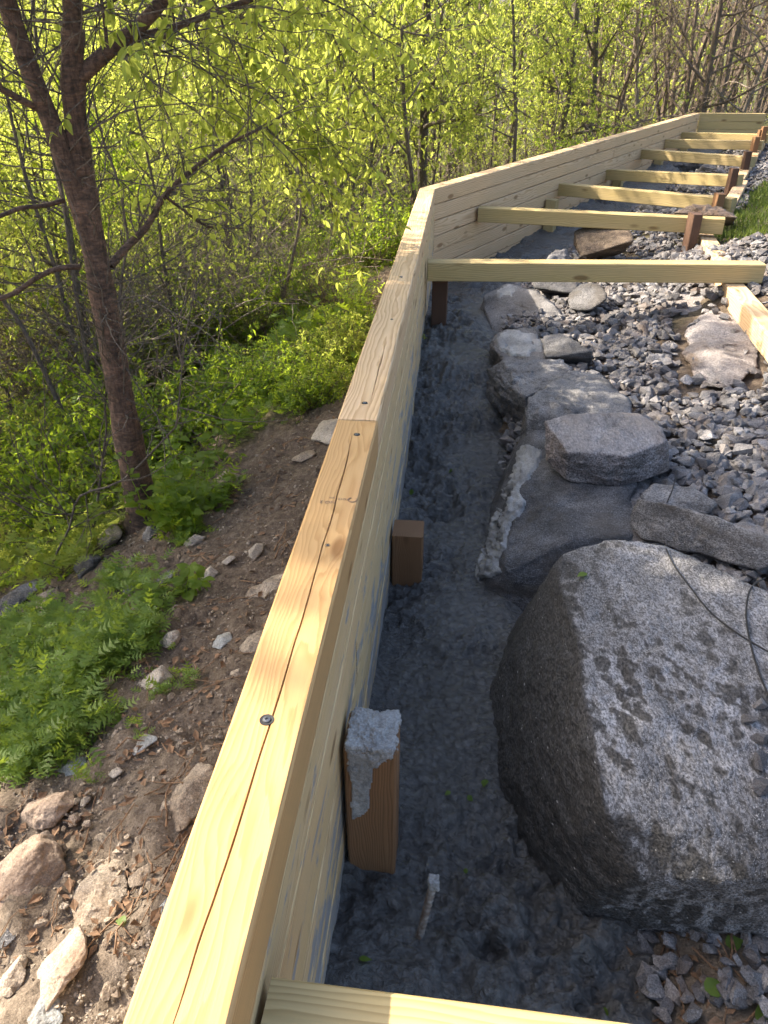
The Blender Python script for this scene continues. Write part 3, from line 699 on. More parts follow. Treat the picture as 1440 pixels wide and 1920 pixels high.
# ------------------------------------------------------------------ gravel bed
rg = RS(11)
def pebble_var(seed, sq=(1, .8, .55)):
    r = RS(seed); q = r.normal(size=(14, 3)); q /= np.linalg.norm(q, axis=1)[:, None]; q *= np.array(sq)*r.uniform(.85, 1.12, (14, 1))
    bm = bmesh.new()
    for p in q: bm.verts.new(p)
    res = bmesh.ops.convex_hull(bm, input=bm.verts[:])
    bmesh.ops.delete(bm, geom=[v for v in bm.verts if not v.link_faces], context='VERTS')
    bmesh.ops.triangulate(bm, faces=bm.faces[:]); bm.normal_update(); bm.verts.index_update()
    V = np.array([v.co[:] for v in bm.verts]); F = np.array([[v.index for v in f.verts] for f in bm.faces]); bm.free(); return V, F
PV = [pebble_var(100+i, (1, rg.uniform(.6, .85), rg.uniform(.38, .62))) for i in range(10)]
PM = [mk_mesh('stone', v, f, M_gravel) for v, f in PV]
bed = tag(empty('gravel_bed', (1.6, 4, .1)), kind='structure')
def proj(p):
    d = p-np.array([0, 0, CZ]); dep = d[..., 1]*C_-d[..., 2]*S_; up = d[..., 1]*S_+d[..., 2]*C_
    return 720+FPX*d[..., 0]/dep, 960-FPX*up/dep
stones = []
def rotm(r):
    a = r.uniform(0, 2*np.pi); tl = r.normal(0, .35); t2 = r.normal(0, .35)
    return np.array((Matrix.Rotation(a, 3, 'Z') @ Matrix.Rotation(tl, 3, 'X') @ Matrix.Rotation(t2, 3, 'Y')))
for lay in range(2):
    X = rg.uniform(.4, 8.5, 60000); Y = 1.4+14.6*rg.rand(60000)**1.5; S, T = wall_st(X, Y); Z = ground_z(X, Y)
    PX, PY = proj(np.stack([X, Y, Z], -1)); q1, q2 = rg.rand(60000), rg.rand(60000)
    ok = (S < np.where(T < 8.0, 3.2, 2.1+.1*np.sin(Y*3))) & (T > 1.2) & (S > np.where(T < 6.8, .80, .80)-.25*np.sin(T*1.3)**2) & (q1 < np.where(Y < 7, .80, .45)) & (PX < 1480) & (PX > 600)
    ok &= ~((PX > 1265) & (PX < 1440) & (PY > 560) & (PY < 745) & (q2 < .9))         # bedrock stays bare
    for x, y, z in zip(X[ok], Y[ok], Z[ok]):
        sz = np.clip(rg.lognormal(-3.32, .34), .018, .066)*(1.0 if y > 3.4 else 1.12)
        stones.append((x, y, z+(.012+lay*.022)+sz*.15*rg.rand(), sz))
PX = rg.uniform(1120, 1480, 190); PY = rg.uniform(1740, 1980, 190)                  # coarse stones in the near right corner
for p, px in zip(hits(PX, PY), PX):
    if not np.isnan(p[0]) and (px > 1190 or rg.rand() < .3): stones.append((p[0], p[1], p[2]+.02*rg.rand()+.01, np.clip(rg.lognormal(-3.2, .4), .02, .075)))
stones.sort(key=lambda q: -q[3]*px_per_m(np.array(q[:3])))
for q in stones[:300]:
    o = bpy.data.objects.new('stone', PM[rg.randint(10)]); col.objects.link(o); o.parent = bed
    o.matrix_parent_inverse = Matrix.Translation(bed.location).inverted()
    o.matrix_world = Matrix.Translation(q[:3]) @ Matrix(rotm(rg).tolist()).to_4x4() @ Matrix.Scale(q[3], 4)
g = Geo()
for q in stones[300:]:
    v, f = PV[rg.randint(10)]; g.add(v@rotm(rg).T*q[3]+np.array(q[:3]), None, f, np.full(len(v), rg.rand()))
st = link('gravel', g.mesh('gravel', M_gravel), bed); st.matrix_parent_inverse = Matrix.Translation(bed.location).inverted(); st['kind'] = 'stuff'
print('stones', len(stones))

# ------------------------------------------------------------------ field stones on the dirt slope
def field(px, py, wpx, hpx, mat, lab, seed, rise=.35, flat=.6, k=22, amp=.03, sub=5, rot=0., cat='stone'):
    p = hit_ground(px, py+hpx*.25); r = RS(seed); ppm = px_per_m(p)
    wv = wpx/ppm; hv = hpx/ppm/.78
    q = r.normal(size=(9, 3)); q /= np.linalg.norm(q, axis=1)[:, None]; q *= r.uniform(.92, 1.15, (9, 1))
    q = np.concatenate([q, np.array([[1, 0, 0], [-1, 0, 0], [0, 1, 0], [0, -1, 0], [0, 0, .95], [0, 0, -1]])])
    q *= np.array([wv/2, hv/2, min(wv, hv)*flat/2]); cr, sr = math.cos(rot), math.sin(rot)
    q = q@np.array([[cr, sr, 0], [-sr, cr, 0], [0, 0, 1]])
    # lie with the slope
    e = .15; gxx = (ground_z(p[0]+e, p[1], False)-ground_z(p[0]-e, p[1], False))/(2*e); gyy = (ground_z(p[0], p[1]+e, False)-ground_z(p[0], p[1]-e, False))/(2*e)
    q[:, 2] += q[:, 0]*gxx+q[:, 1]*gyy
    q += p+[0, 0, min(wv, hv)*flat*(rise-.16)]
    return rock('stone', q, mat, lab, cat, None, sub, k=k, amp=amp, seed=seed, fine=.003)
F_ = [(58, 1610, 165, 150, M_tan, 'large pinkish rounded boulder at the left frame edge', .30, .75),
 (85, 1510, 125, 66, M_tan, 'tan oblong stone leaning behind the large pinkish boulder', .3, .7),
 (185, 1640, 120, 150, M_dirtrock, 'grey dirt-dusted slab beside the large pinkish boulder', .05, .5),
 (112, 1785, 105, 125, M_tan, 'flat pinkish slab half buried in sandy soil', .15, .35),
 (72, 1900, 105, 95, M_bluegrey, 'speckled dark grey stone in the bottom left corner', .2, .6),
 (266, 1637, 58, 34, M_dirtrock, 'small flat stone lying on the soil beside the cap', .4, .5),
 (362, 1462, 105, 120, M_dirtrock, 'rounded soil-dusted rock touching the cap timber', .2, .7),
 (312, 1508, 52, 40, M_dirtrock, 'small half-buried rock below the rounded soil-dusted one', .15, .6),
 (130, 1425, 75, 60, M_bluegrey, 'flat grey stone at the edge of the green weeds', .15, .35),
 (262, 1385, 75, 42, M_bluegrey, 'thin flat grey stone in the leaf litter', .15, .3),
 (162, 1497, 20, 24, M_pale, 'egg-shaped pale pebble on the dirt', .4, .9),
 (142, 1535, 28, 26, M_tan, 'round brownish pebble near the egg-shaped one', .4, .9),
 (218, 1445, 34, 22, M_pale, 'small white stone among dry twigs', .35, .6),
 (190, 1280, 62, 36, M_tan, 'pinkish flat stone at the foot of the weeds', .25, .6),
 (296, 1268, 66, 58, M_pale, 'angular pale tan stone among the tufts', .3, .8),
 (318, 1192, 44, 40, M_pale, 'whitish lumpy stone on the dirt', .3, .8),
 (418, 1195, 38, 38, M_bluegrey, 'blue-grey angular stone on bare soil', .3, .5),
 (395, 1075, 34, 34, M_pale, 'small pale boulder-shaped stone uphill of the buried rock', .4, .9),
 (430, 1045, 28, 22, M_pale, 'little flat pale stone in the dirt', .3, .5),
 (481, 1026, 30, 44, M_pale, 'upright pale stone beside the big buried rock', .3, .9),
 (366, 1010, 46, 26, M_pale, 'pale flat-topped stone below the broad-leaved plants', .35, .8),
 (422, 893, 72, 58, M_dirtrock, 'brownish rock at the edge of the undergrowth', .25, .7),
 (255, 1090, 60, 36, M_bluegrey, 'dark stone with a pale top in the weeds', .35, .7),
 (314, 1076, 44, 56, M_dark, 'dark upright stone beside the stone with a pale top', .3, .8),
 (286, 990, 42, 48, M_dark, 'dark stone at the foot of the forked tree', .3, .8),
 (622, 800, 84, 74, M_pale, 'tan angular rock against the wall foot', .3, .6),
 (505, 1075, 150, 110, M_dirtrock, 'big soil-covered rock bulging beside the wall', .0, .4),
 (482, 1192, 70, 50, M_dirtrock, 'half-buried rock near the wall below the big bulging one', .1, .5),
 (30, 1118, 105, 60, M_dark, 'dark mossy rock at the left edge of the weeds', .3, .7),
 (92, 1118, 62, 60, M_dirtrock, 'grey-brown rock beside the dark mossy one', .3, .8),
 (260, 1150, 26, 22, M_pale, 'small pale stone at the edge of the weeds', .4, .8),
 (25, 1258, 52, 34, M_dirtrock, 'dull stone peeking out of the weeds at the left edge', .4, .7),
 (165, 1050, 60, 46, M_dark, 'dark rock in the row of old stones under the tree', .3, .7),
 (205, 1000, 60, 60, M_dirtrock, 'stacked stone left of the tree foot', .3, .8),
 (318, 1690, 42, 60, M_bluegrey, 'smooth grey stone partly under the cap edge', .3, .8),
 (570, 850, 50, 30, M_dirtrock, 'low stone in the dark soil by the tan angular rock', .2, .5),
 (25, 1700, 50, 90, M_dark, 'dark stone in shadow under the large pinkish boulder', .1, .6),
 (20, 1820, 60, 70, M_dirtrock, 'reddish dusty stone at the left edge near the flat pinkish slab', .2, .6)]
for i, (x, y, wv, hv, mt, lab, rise, fl) in enumerate(F_):
    field(x, y, wv, hv, mt, lab, 500+i, rise, fl, sub=6 if wv > 100 else 5, k=30+(i*7) % 40, cat='rock' if wv > 100 else 'stone', amp=.035)
# loose clods, pebbles and leaf litter: too many to count
g = Geo(); r = RS(21)
PX, PY = r.uniform(-20, 700, 9000), r.uniform(760, 1940, 9000); ok = PX < 232+(1920-PY)*.36
ok &= (fbm(np.stack([PX/160., PY/160., 0*PX+3], -1), 2) > -.12) | (r.rand(9000) < .4)
HP = hits(PX[ok], PY[ok], 9.); HP = HP[~np.isnan(HP[:, 0])]; HP = HP[wall_st(HP[:, 0], HP[:, 1])[0] < -.17]
for p in HP:
    v, f = PV[r.randint(10)]; sz = np.clip(r.lognormal(-5.25, .6), .003, .03)
    g.add(v@rotm(r).T*sz+p, None, f)
cl = link('soil_crumbs', g.mesh('soil_crumbs', M_dirtrock)); tag(cl, 'loose crumbs of soil and small pebbles on the dirt slope', 'soil', None, 'stuff')
def litter(n, x0, x1, y0, y1, seed, tw=.35):
    r = RS(seed); gt = Geo(); P = []
    PX, PY = r.uniform(x0, x1, n), r.uniform(y0, y1, n); HP = hits(PX, PY, 9.); HP[np.isnan(HP)] = 99; SS = wall_st(HP[:, 0], HP[:, 1])[0]
    for p, s_ in zip(HP, SS):
        if p[0] > 90 or (s_ > -.18 and x1 < 800): continue
        if r.rand() < tw:
            a = r.uniform(0, 6.28); L = r.uniform(.05, .28); k = np.linspace(0, 1, 5)[:, None]
            q = p+k*L*np.array([math.cos(a), math.sin(a), 0])+np.cumsum(r.normal(0, .008, (5, 3)), 0)
            q[:, 2] = ground_z(q[:, 0], q[:, 1])+.006+np.abs(r.normal(0, .008, 5)); gt.tube(q, np.linspace(.0028, .0012, 5)*r.uniform(.6, 1.4), 4)
        else: P.append(p+[0, 0, .008])
    P = np.array(P); m = len(P); D = r.normal(size=(m, 3)); D[:, 2] *= .25
    Nn = r.normal(0, .45, (m, 3)); Nn[:, 2] = 1
    gt.leaves(P, D, Nn, r.uniform(.015, .05, m), r.uniform(.01, .03, m), r.rand(m)); return gt
lt = link('leaf_litter', litter(1700, -20, 720, 740, 1800, 31, .14).mesh('leaf_litter', M_litter)); tag(lt, 'dry twigs and dead leaves strewn over the dirt slope', 'leaf litter', None, 'stuff')
lt2 = link('leaf_litter', litter(110, 1060, 1460, 1690, 1930, 32, .25).mesh('leaf_litter', M_litter)); tag(lt2, 'dry brown leaves and twigs among stones below the huge boulder', 'leaf litter', None, 'stuff')

# ------------------------------------------------------------------ vegetation generators
def wander(r, p, d, L, n, wob, up):
    pts = [np.array(p, float)]; d = np.array(d, float); d /= np.linalg.norm(d)
    for i in range(n):
        d = d+r.normal(0, wob, 3)+np.array([0, 0, up]); d /= np.linalg.norm(d); pts.append(pts[-1]+d*L/n)
    return np.array(pts)
def grow(seed, H, r0, n1, n2, n3, lf, Ls, spread=.55, start=.25, up=.05, wob=.12, leafL=(.05, .08), droop=.5, trunk=True, trunk_wob=.06, kl=None):
    """tapered trunk, limbs, twigs, leaves; returns (wood Geo, leaf Geo)"""
    r = RS(seed); W = Geo(); Lf = Geo(); LP = []; LD = []
    tr = wander(r, (0, 0, -.15), (r.normal(0, .08), r.normal(0, .08), 1), H, 10, trunk_wob, .05)
    W.tube(tr, np.linspace(r0, r0*.25, 11), 7)
    def at(pl, f):
        x = f*(len(pl)-1); i = min(int(x), len(pl)-2); return pl[i]+(pl[i+1]-pl[i])*(x-i), pl[i+1]-pl[i]
    for a in range(n1):
        f = start+(1-start)*(a+r.rand())/n1; p, td = at(tr, f); an = r.uniform(0, 6.28)
        d = np.array([math.cos(an), math.sin(an), r.uniform(.1, .9)]); L1 = H*Ls*(1.15-.75*f)*r.uniform(.7, 1.2)
        b = wander(r, p, d, L1, 7, wob, up); rb = r0*(1-.72*f)*.5; W.tube(b, np.linspace(rb, rb*.22, 8), 5)
        for c in range(n2):
            p2, d0 = at(b, r.uniform(.25, 1)); d2 = d0/np.linalg.norm(d0)+r.normal(0, spread, 3)
            b2 = wander(r, p2, d2, L1*r.uniform(.25, .5), 5, wob*1.2, up*.5); W.tube(b2, np.linspace(rb*.32, rb*.1, 6), 3)
            for e in range(n3):
                p3, d1 = at(b2, r.uniform(.2, 1)); d3 = d1/np.linalg.norm(d1)+r.normal(0, spread*1.2, 3)
                b3 = wander(r, p3, d3, L1*r.uniform(.1, .24), 3, wob*1.3, -.02); W.tube(b3, np.linspace(max(rb*.12, .0014), .0011, 4), 3)
                for q in range(lf):
                    u = r.uniform(.15, 1); pp, dd = at(b3, u); LP.append(pp+r.normal(0, .006, 3)); LD.append(dd/np.linalg.norm(dd)*.5+r.normal(0, .6, 3)-[0, 0, droop])
    if LP:
        LP = np.array(LP); LD = np.array(LD); m = len(LP); NN = r.normal(0, .6, (m, 3)); NN[:, 2] += .8
        L = r.uniform(*leafL, m); Lf.leaves(LP, LD, NN, L, L*r.uniform(.38, .55, m), np.clip(r.normal(.5, .25, m), 0, 1))
    return W, Lf
def bush(seed, n, H, R, lf, leafL, arch=.0, r0=.006, twn=5, hang=.3):
    r = RS(seed); W = Geo(); Lf = Geo(); LP = []; LD = []
    for a in range(n):
        an = r.uniform(0, 6.28); o = np.array([math.cos(an), math.sin(an), 0])*R*.35*r.rand()
        d = np.array([math.cos(an)*r.uniform(.1, 1), math.sin(an)*r.uniform(.1, 1), r.uniform(.5, 1.6)])
        b = wander(r, o-[0, 0, .08], d, H*r.uniform(.6, 1.25), 7, .13, arch); rb = r0*r.uniform(.6, 1.4); W.tube(b, np.linspace(rb, rb*.3, 8), 4)
        for c in range(twn):
            i = r.randint(1, 7); p = b[i]+(b[i+1 if i < 7 else 7]-b[i])*r.rand(); t = wander(r, p, r.normal(0, 1, 3)+[0, 0, .35], H*r.uniform(.12, .38), 4, .2, -.03)
            W.tube(t, np.linspace(rb*.45, .001, 5), 3)
            for e in range(lf):
                j = r.randint(1, 5); q = t[j-1]+(t[j]-t[j-1])*r.rand(); LP.append(q+r.normal(0, .012, 3)); LD.append(r.normal(0, .8, 3)-[0, 0, hang])
    if LP:
        LP = np.array(LP); LD = np.array(LD); m = len(LP); NN = r.normal(0, .5, (m, 3)); NN[:, 2] += 1
        L = r.uniform(*leafL, m); Lf.leaves(LP, LD, NN, L, L*r.uniform(.4, .65, m), np.clip(r.normal(.5, .25, m), 0, 1))
    return W, Lf
def plant(name, WL, mw, ml, wn='trunk', ln='crown'):
    W, Lf = WL; e = empty(name)
    link(wn, W.mesh(wn, mw, True), e)
    if Lf.n: link(ln, Lf.mesh(ln, ml), e)
    return e
protos = {
 'sapA': plant('sapling', grow(1, 5.0, .035, 18, 6, 4, 6, .30, leafL=(.04, .075)), M_bark2, M_leafY),
 'sapB': plant('sapling', grow(2, 4.2, .03, 16, 6, 4, 7, .34, leafL=(.035, .07), spread=.7), M_bark2, M_leafY),
 'sapC': plant('sapling', grow(3, 3.4, .025, 16, 6, 4, 8, .36, leafL=(.035, .065), start=.1), M_bark2, M_leafG),
 'treeA': plant('woodland_tree', grow(4, 10, .13, 26, 8, 6, 9, .30, leafL=(.07, .13), start=.22, up=.03), M_bark2, M_leafY),
 'treeB': plant('woodland_tree', grow(5, 9, .11, 24, 8, 6, 8, .34, leafL=(.07, .12), start=.15, up=.02, spread=.7), M_bark2, M_leafY),
 'treeC': plant('woodland_tree', grow(14, 9, .12, 22, 9, 6, 10, .27, leafL=(.07, .12), start=.60, up=.02), M_bark2, M_leafY),  # high crown shaped to shade the boulders but not the bank; stands unseen
 'bareA': plant('bare_tree', grow(6, 9, .085, 24, 8, 8, 1, .36, leafL=(.04, .07), start=.12, up=.07, wob=.16), M_twig, M_leafB),
 'bareB': plant('bare_tree', grow(7, 7, .06, 26, 8, 8, 1, .36, leafL=(.04, .08), start=.05, up=.08, wob=.18), M_twigp, M_leafB),
 'shrubA': plant('green_shrub', bush(8, 46, .9, .7, 13, (.035, .065)), M_twig, M_leafG, 'stem', 'foliage'),
 'shrubB': plant('green_shrub', bush(9, 40, .75, .6, 14, (.03, .06)), M_twig, M_leafY, 'stem', 'foliage'),
 'brushA': plant('bare_brush', bush(10, 60, 1.7, .9, 1, (.025, .05), -.09, .006, 9), M_twig, M_leafB, 'stem', 'foliage'),
 'brushB': plant('bare_brush', bush(11, 52, 2.1, 1., 2, (.03, .055), -.12, .007, 9), M_twigp, M_leafY, 'stem', 'foliage'),
}
used = set()
def place(kind, x, y, sc=1., rz=None, label=None, cat=None, group=None, sink=.0, tilt=(0, 0)):
    o = protos[kind] if kind not in used else copy_tree(protos[kind]); used.add(kind)
    rz = rv.uniform(0, 6.28) if rz is None else rz
    o.location = (x, y, float(ground_z(x, y, False))-sink); o.rotation_euler = (tilt[0], tilt[1], rz); o.scale = (sc, sc, sc)
    tag(o, label, cat, group); return o
rv = random.Random(77)
def outside(x, y, m): return float(wall_st(x, y)[0]) < -m
# --- trunks that stand out in the photograph: pixel column and distance
for px, F, kind, sc, lab in [(408, 10.0, 'treeA', .8, 'dark-trunked tree in the thicket right of the forked tree'),
        (640, 14.0, 'treeB', .85, 'leafy tree in the thicket behind the near wall'),
        (800, 14, 'treeA', .75, 'yellow-green tree standing behind the bend of the wall'),
        (1030, 18.5, 'treeB', .8, 'slim straight tree behind the middle of the far wall'),
        (1105, 20.0, 'treeA', .75, 'bright yellow-green tree behind the far wall'),
        (215, 14, 'treeB', .8, 'leafy tree low on the slope behind the forked tree'),
        (60, 17.0, 'treeA', .85, 'leafy tree at the far left of the wooded slope'),
        (510, 18.0, 'treeA', .9, 'tall leafy tree deep in the wood left of centre'),
        (905, 22.0, 'treeA', .8, 'tall leafy tree deep in the wood right of centre')]:
    X = (px-720)/FPX*F/1.08; place(kind, X, F, sc, None, lab, 'tree')
for px, F, kind, sc, lab in [(1320, 19.5, 'bareA', .9, 'dark leaning bare tree behind the end wall'),
        (1225, 21, 'bareB', 1.0, 'tangled grey bare tree left of the leaning one'),
        (1395, 20, 'bareB', .9, 'thin pale bare tree at the right frame edge'),
        (1165, 22, 'bareA', .9, 'grey bare tree beside the bright yellow-green one'),
        (1430, 24, 'bareA', 1.0, 'bare tree in the far right corner of the wood'),
        (1270, 26, 'bareA', 1.1, 'bare grey-brown tree far behind the end wall')]:
    X = (px-720)/FPX*F/1.15; o = place(kind, X, F, sc, None, lab, 'tree')
# --- undergrowth and thicket
WHERE = [(95, 'at the left frame edge'), (255, 'behind the forked trunk'), (400, 'just right of the forked trunk'), (540, 'midway between forked tree and near wall'), (690, 'above the near cap timber'),
         (830, 'above the bend of the wall'), (950, 'above the start of the far wall'), (1060, 'above the knotted cross tie'), (1160, 'above the middle of the far wall'), (1310, 'left of the end wall corner'), (9999, 'above the end wall')]
def scatter(n, kinds, yr, fx, mind, sc, noun, cat, group, seed, cond=None):
    r = random.Random(seed); k = 0; tries = 0
    while k < n and tries < n*40:
        tries += 1; y = r.uniform(*yr); x = r.uniform(fx[0], fx[1])*y
        if not outside(x, y, mind) or (cond and not cond(x, y)): continue
        kind, q = r.choice(kinds), r.uniform(*sc); px = float(proj(np.array([x, y, float(ground_z(x, y, False))+.8*q]))[0])
        wh = next(w_ for lim, w_ in WHERE if px < lim)
        place(kind, x, y, q, r.uniform(0, 6.28), f"{'large' if q > sc[0]+.67*(sc[1]-sc[0]) else 'small' if q < sc[0]+.33*(sc[1]-sc[0]) else 'middling'} {noun} {wh}, {'deep in the wood' if y > yr[0]+.67*(yr[1]-yr[0]) else 'near the front' if y < yr[0]+.33*(yr[1]-yr[0]) else 'half way back'}", cat, group); k += 1
scatter(42, ['sapA', 'sapB', 'sapC', 'sapB'], (6.0, 12), (-.62, .28), 2.2, (.55, .95), 'yellow-green sapling', 'sapling', 'saplings of the thicket', 3)
scatter(16, ['sapA', 'sapB'], (11, 18), (-.5, .36), 1.2, (.9, 1.3), 'thin distant sapling', 'sapling', 'distant saplings', 4)
scatter(34, ['brushA', 'brushB', 'brushB'], (5, 12), (-.6, .2), 1.9, (.65, 1.15), 'bare brown brush', 'brush', 'bare brush of the thicket', 5)
scatter(16, ['brushA', 'brushB'], (16, 25), (.10, .56), 1.6, (.9, 1.4), 'pale bare brush', 'brush', 'bare brush behind the end wall', 6)
scatter(60, ['shrubA', 'shrubB'], (4.0, 10.5), (-.62, .05), 1.1, (.55, 1.1), 'green undergrowth shrub', 'shrub', 'low shrubs of the undergrowth', 7, lambda x, y: x < -.1-.0*y and (y > 4.6 or x < -1.6))
scatter(22, ['shrubA', 'shrubB'], (7.5, 17), (-.1, .36), 1.1, (.6, 1.1), 'wallside green shrub', 'shrub', 'shrubs behind the far wall', 8)
for px, py, kind, sc, lab in [(660, 640, 'shrubB', .55, 'bright yellow-green shrub beside the near wall'), (600, 670, 'shrubB', .5, 'sunny low shrub left of the bright wallside one'),
        (520, 700, 'shrubA', .5, 'dark green shrub above the bare dirt'), (655, 650, 'shrubB', .42, 'leafy shrub pressing against the near cap timber'), (625, 705, 'shrubB', .36, 'low leafy shrub at the wall foot above the tan rock'), (668, 600, 'shrubA', .42, 'green shrub against the wall just before the bend'), (590, 730, 'shrubA', .4, 'small dark shrub at the upper edge of the dirt'),
        (640, 560, 'brushA', .45, 'reddish bare brush beside the near wall'),
        (1215, 150, None, 0, '')]:
    if kind is None: continue
    p = hit_ground(px, py+30); place(kind, p[0], p[1], sc, None, lab, 'shrub' if 'shrub' in lab else 'brush')

# --- far wood closing the view
r = RS(91); g = Geo(); gw = Geo(); LP = []
for i in range(420):
    y = r.uniform(22, 44); x = r.uniform(-.72, .66)*y; 
    if wall_st(x, y)[0] > -1 and x < 9: continue
    z0 = float(ground_z(x, y, False)); H = r.uniform(6, 13)
    b = wander(r, (x, y, z0), (r.normal(0, .15), 0, 1), H, 6, .07, .03); gw.tube(b, np.linspace(r.uniform(.03, .12), .01, 7), 5)
    for c in range(9):
        i_ = r.randint(0, 6); t = wander(r, b[i_], r.normal(0, 1, 3)+[0, 0, .5], r.uniform(1, 3), 4, .2, .04); gw.tube(t, np.linspace(.018, .006, 5), 3)
        m = 30 if x/y < .33 else 8
        LP.append(t[r.randint(1, 5, m)]+r.normal(0, .45, (m, 3)))
LP = np.concatenate(LP); m = len(LP); NN = r.normal(size=(m, 3)); L = r.uniform(.09, .2, m)
g.leaves(LP, r.normal(size=(m, 3)), NN, L, L*.6, r.rand(m))
dw = tag(empty('distant_wood', (0, 30, -2)), 'far wood of grey trunks and fresh leaves closing the view', 'wood', None, 'stuff')
for nm, q, mt in (('trunks', gw, M_twig), ('foliage', g, M_leafY)):
    o = link(nm, q.mesh(nm, mt), dw); o.matrix_parent_inverse = Matrix.Translation(dw.location).inverted(); o['kind'] = 'stuff'

# ------------------------------------------------------------------ the forked tree on the left
ft = tag(empty('forked_tree', hit_ground(268, 975)), 'forked reddish-barked tree leaning at the left of the slope', 'tree')
FB = hit_ground(268, 975); FY = FB[1]
def pxline(pts, y0, y1, n=14):
    P = np.array([aty(x, y, y0+(y1-y0)*i/(len(pts)-1)) for i, (x, y) in enumerate(pts)]); wd = None
    t = np.linspace(0, len(P)-1, n); i = np.minimum(t.astype(int), len(P)-2); f = (t-i)[:, None]
    Pm = np.vstack([2*P[0]-P[1], P, 2*P[-1]-P[-2]]); a, b, c, d = Pm[i], Pm[i+1], Pm[i+2], Pm[i+3]
    return .5*((2*b)+(c-a)*f+(2*a-5*b+4*c-d)*f*f+(3*b-a-3*c+d)*f**3)
def limb(g, pts, y0, y1, w0, w1, sides=9, n=16, ext=None, seed=0, rough=.05, prof=None):
    P = pxline(pts, y0, y1, n)
    if ext is not None:
        e = wander(RS(seed), P[-1], P[-1]-P[-2]+np.array(ext[1:]), ext[0], 6, .08, .03)[1:]; P = np.vstack([P, e])
    k = len(P); rad = np.linspace(w0, w1, k)*(1+rough*fbm(np.stack([np.arange(k)*.7+seed, np.zeros(k), np.zeros(k)], -1), 3))
    if prof is not None: rad = np.interp(np.linspace(0, 1, k), np.linspace(0, 1, len(prof)), prof)*(rad/np.linspace(w0, w1, k))
    g.tube(P, rad, sides); return P
gt = Geo()
tr1 = limb(gt, [(272, 1000), (262, 930), (240, 820), (212, 660), (190, 540), (165, 400), (150, 300), (138, 180), (136, 60), (132, -60)], FY, FY-.05, .104, .047, 14, 40, (2.6, 0, .0, .1), 2, .22, prof=(.125, .093, .082, .074, .067, .063, .059, .057, .052, .049, .042, .036, .03, .022))
tr2 = limb(gt, [(190, 500), (160, 420), (132, 330), (98, 235), (56, 130), (18, 20), (0, -40)], FY-.02, FY-.15, .048, .033, 11, 18, (2.2, -.02, 0, .1), 3, .1)
br1 = limb(gt, [(145, 150), (170, 125), (215, 85), (260, 50), (305, 0), (330, -50)], FY-.05, FY+.1, .034, .022, 8, 12, (1.8, .0, .02, .1), 4)
br2 = limb(gt, [(195, 98), (260, 70), (330, 50), (400, 25), (480, -5)], FY, FY+.3, .017, .010, 7, 12, (1.4, 0, 0, 0), 5)
br3 = limb(gt, [(207, 500), (230, 470), (275, 425), (310, 365), (360, 320), (420, 275), (490, 240)], FY, FY+.5, .022, .007, 7, 16)
br4 = limb(gt, [(310, 368), (345, 395), (390, 425), (455, 428)], FY+.2, FY+.4, .008, .004, 5, 10)
br5 = limb(gt, [(150, 500), (110, 503), (70, 520), (30, 548), (0, 560)], FY, FY-.2, .014, .010, 6, 10, (.5, 0, 0, 0), 6)
br6 = limb(gt, [(120, 375), (85, 385), (40, 390), (0, 405)], FY, FY-.2, .012, .008, 6, 10, (.5, 0, 0, 0), 7)
br7 = limb(gt, [(75, 205), (45, 190), (0, 165)], FY-.1, FY-.2, .018, .013, 6, 10, (.6, 0, 0, .05), 8)
br8 = limb(gt, [(200, 80), (196, 40), (187, -20)], FY, FY+.05, .009, .006, 5, 8, (1., 0, 0, .1), 9)
link('trunk', gt.mesh('trunk', M_bark, True), ft).matrix_parent_inverse = Matrix.Translation(ft.location).inverted()
# twigs and leaves: from each limb, plus the drooping sprays that hang right of the trunk
gw = Geo(); gl = Geo(); r = RS(41); LP = []; LD = []
def twigs(P, n, L, lf, i0=2, down=0., big=.004, third=3):
    for a in range(n):
        i = r.randint(i0, len(P)-1); p = P[i]+(P[i+1]-P[i])*r.rand(); d = (P[i+1]-P[i]); d = d/np.linalg.norm(d)*.6+r.normal(0, .7, 3)+[0, 0, down]
        b = wander(r, p, d, L*r.uniform(.5, 1.3), 7, .16, -.02); gw.tube(b, np.linspace(big, .0016, 8), 4)
        for c in range(third):
            j = r.randint(1, 7); q = wander(r, b[j], b[j]-b[j-1]+r.normal(0, .06, 3), L*r.uniform(.15, .45), 4, .2, -.05); gw.tube(q, np.linspace(.0022, .001, 5), 3)
            for e in range(lf):
                k = r.randint(0, 4); u = r.rand(); LP.append(q[k]+(q[k+1]-q[k])*u); LD.append(r.normal(0, .5, 3)-[0, 0, .7])
twigs(tr1, 70, .8, 0, 8, .2); twigs(tr2, 46, .75, 0, 4, .2)
for P in (tr1[-7:], tr2[-7:], br1[-8:], br2[-7:]): twigs(P, 34, .9, 9, 0, .1, .006, 5)
twigs(br3, 30, .5, 1, 4); twigs(br4, 12, .35, 1, 2); twigs(br5, 14, .4, 1, 2); twigs(br2, 26, .8, 5, 2, -.4); twigs(br1, 20, .7, 3, 3, -.2)
sprays = []
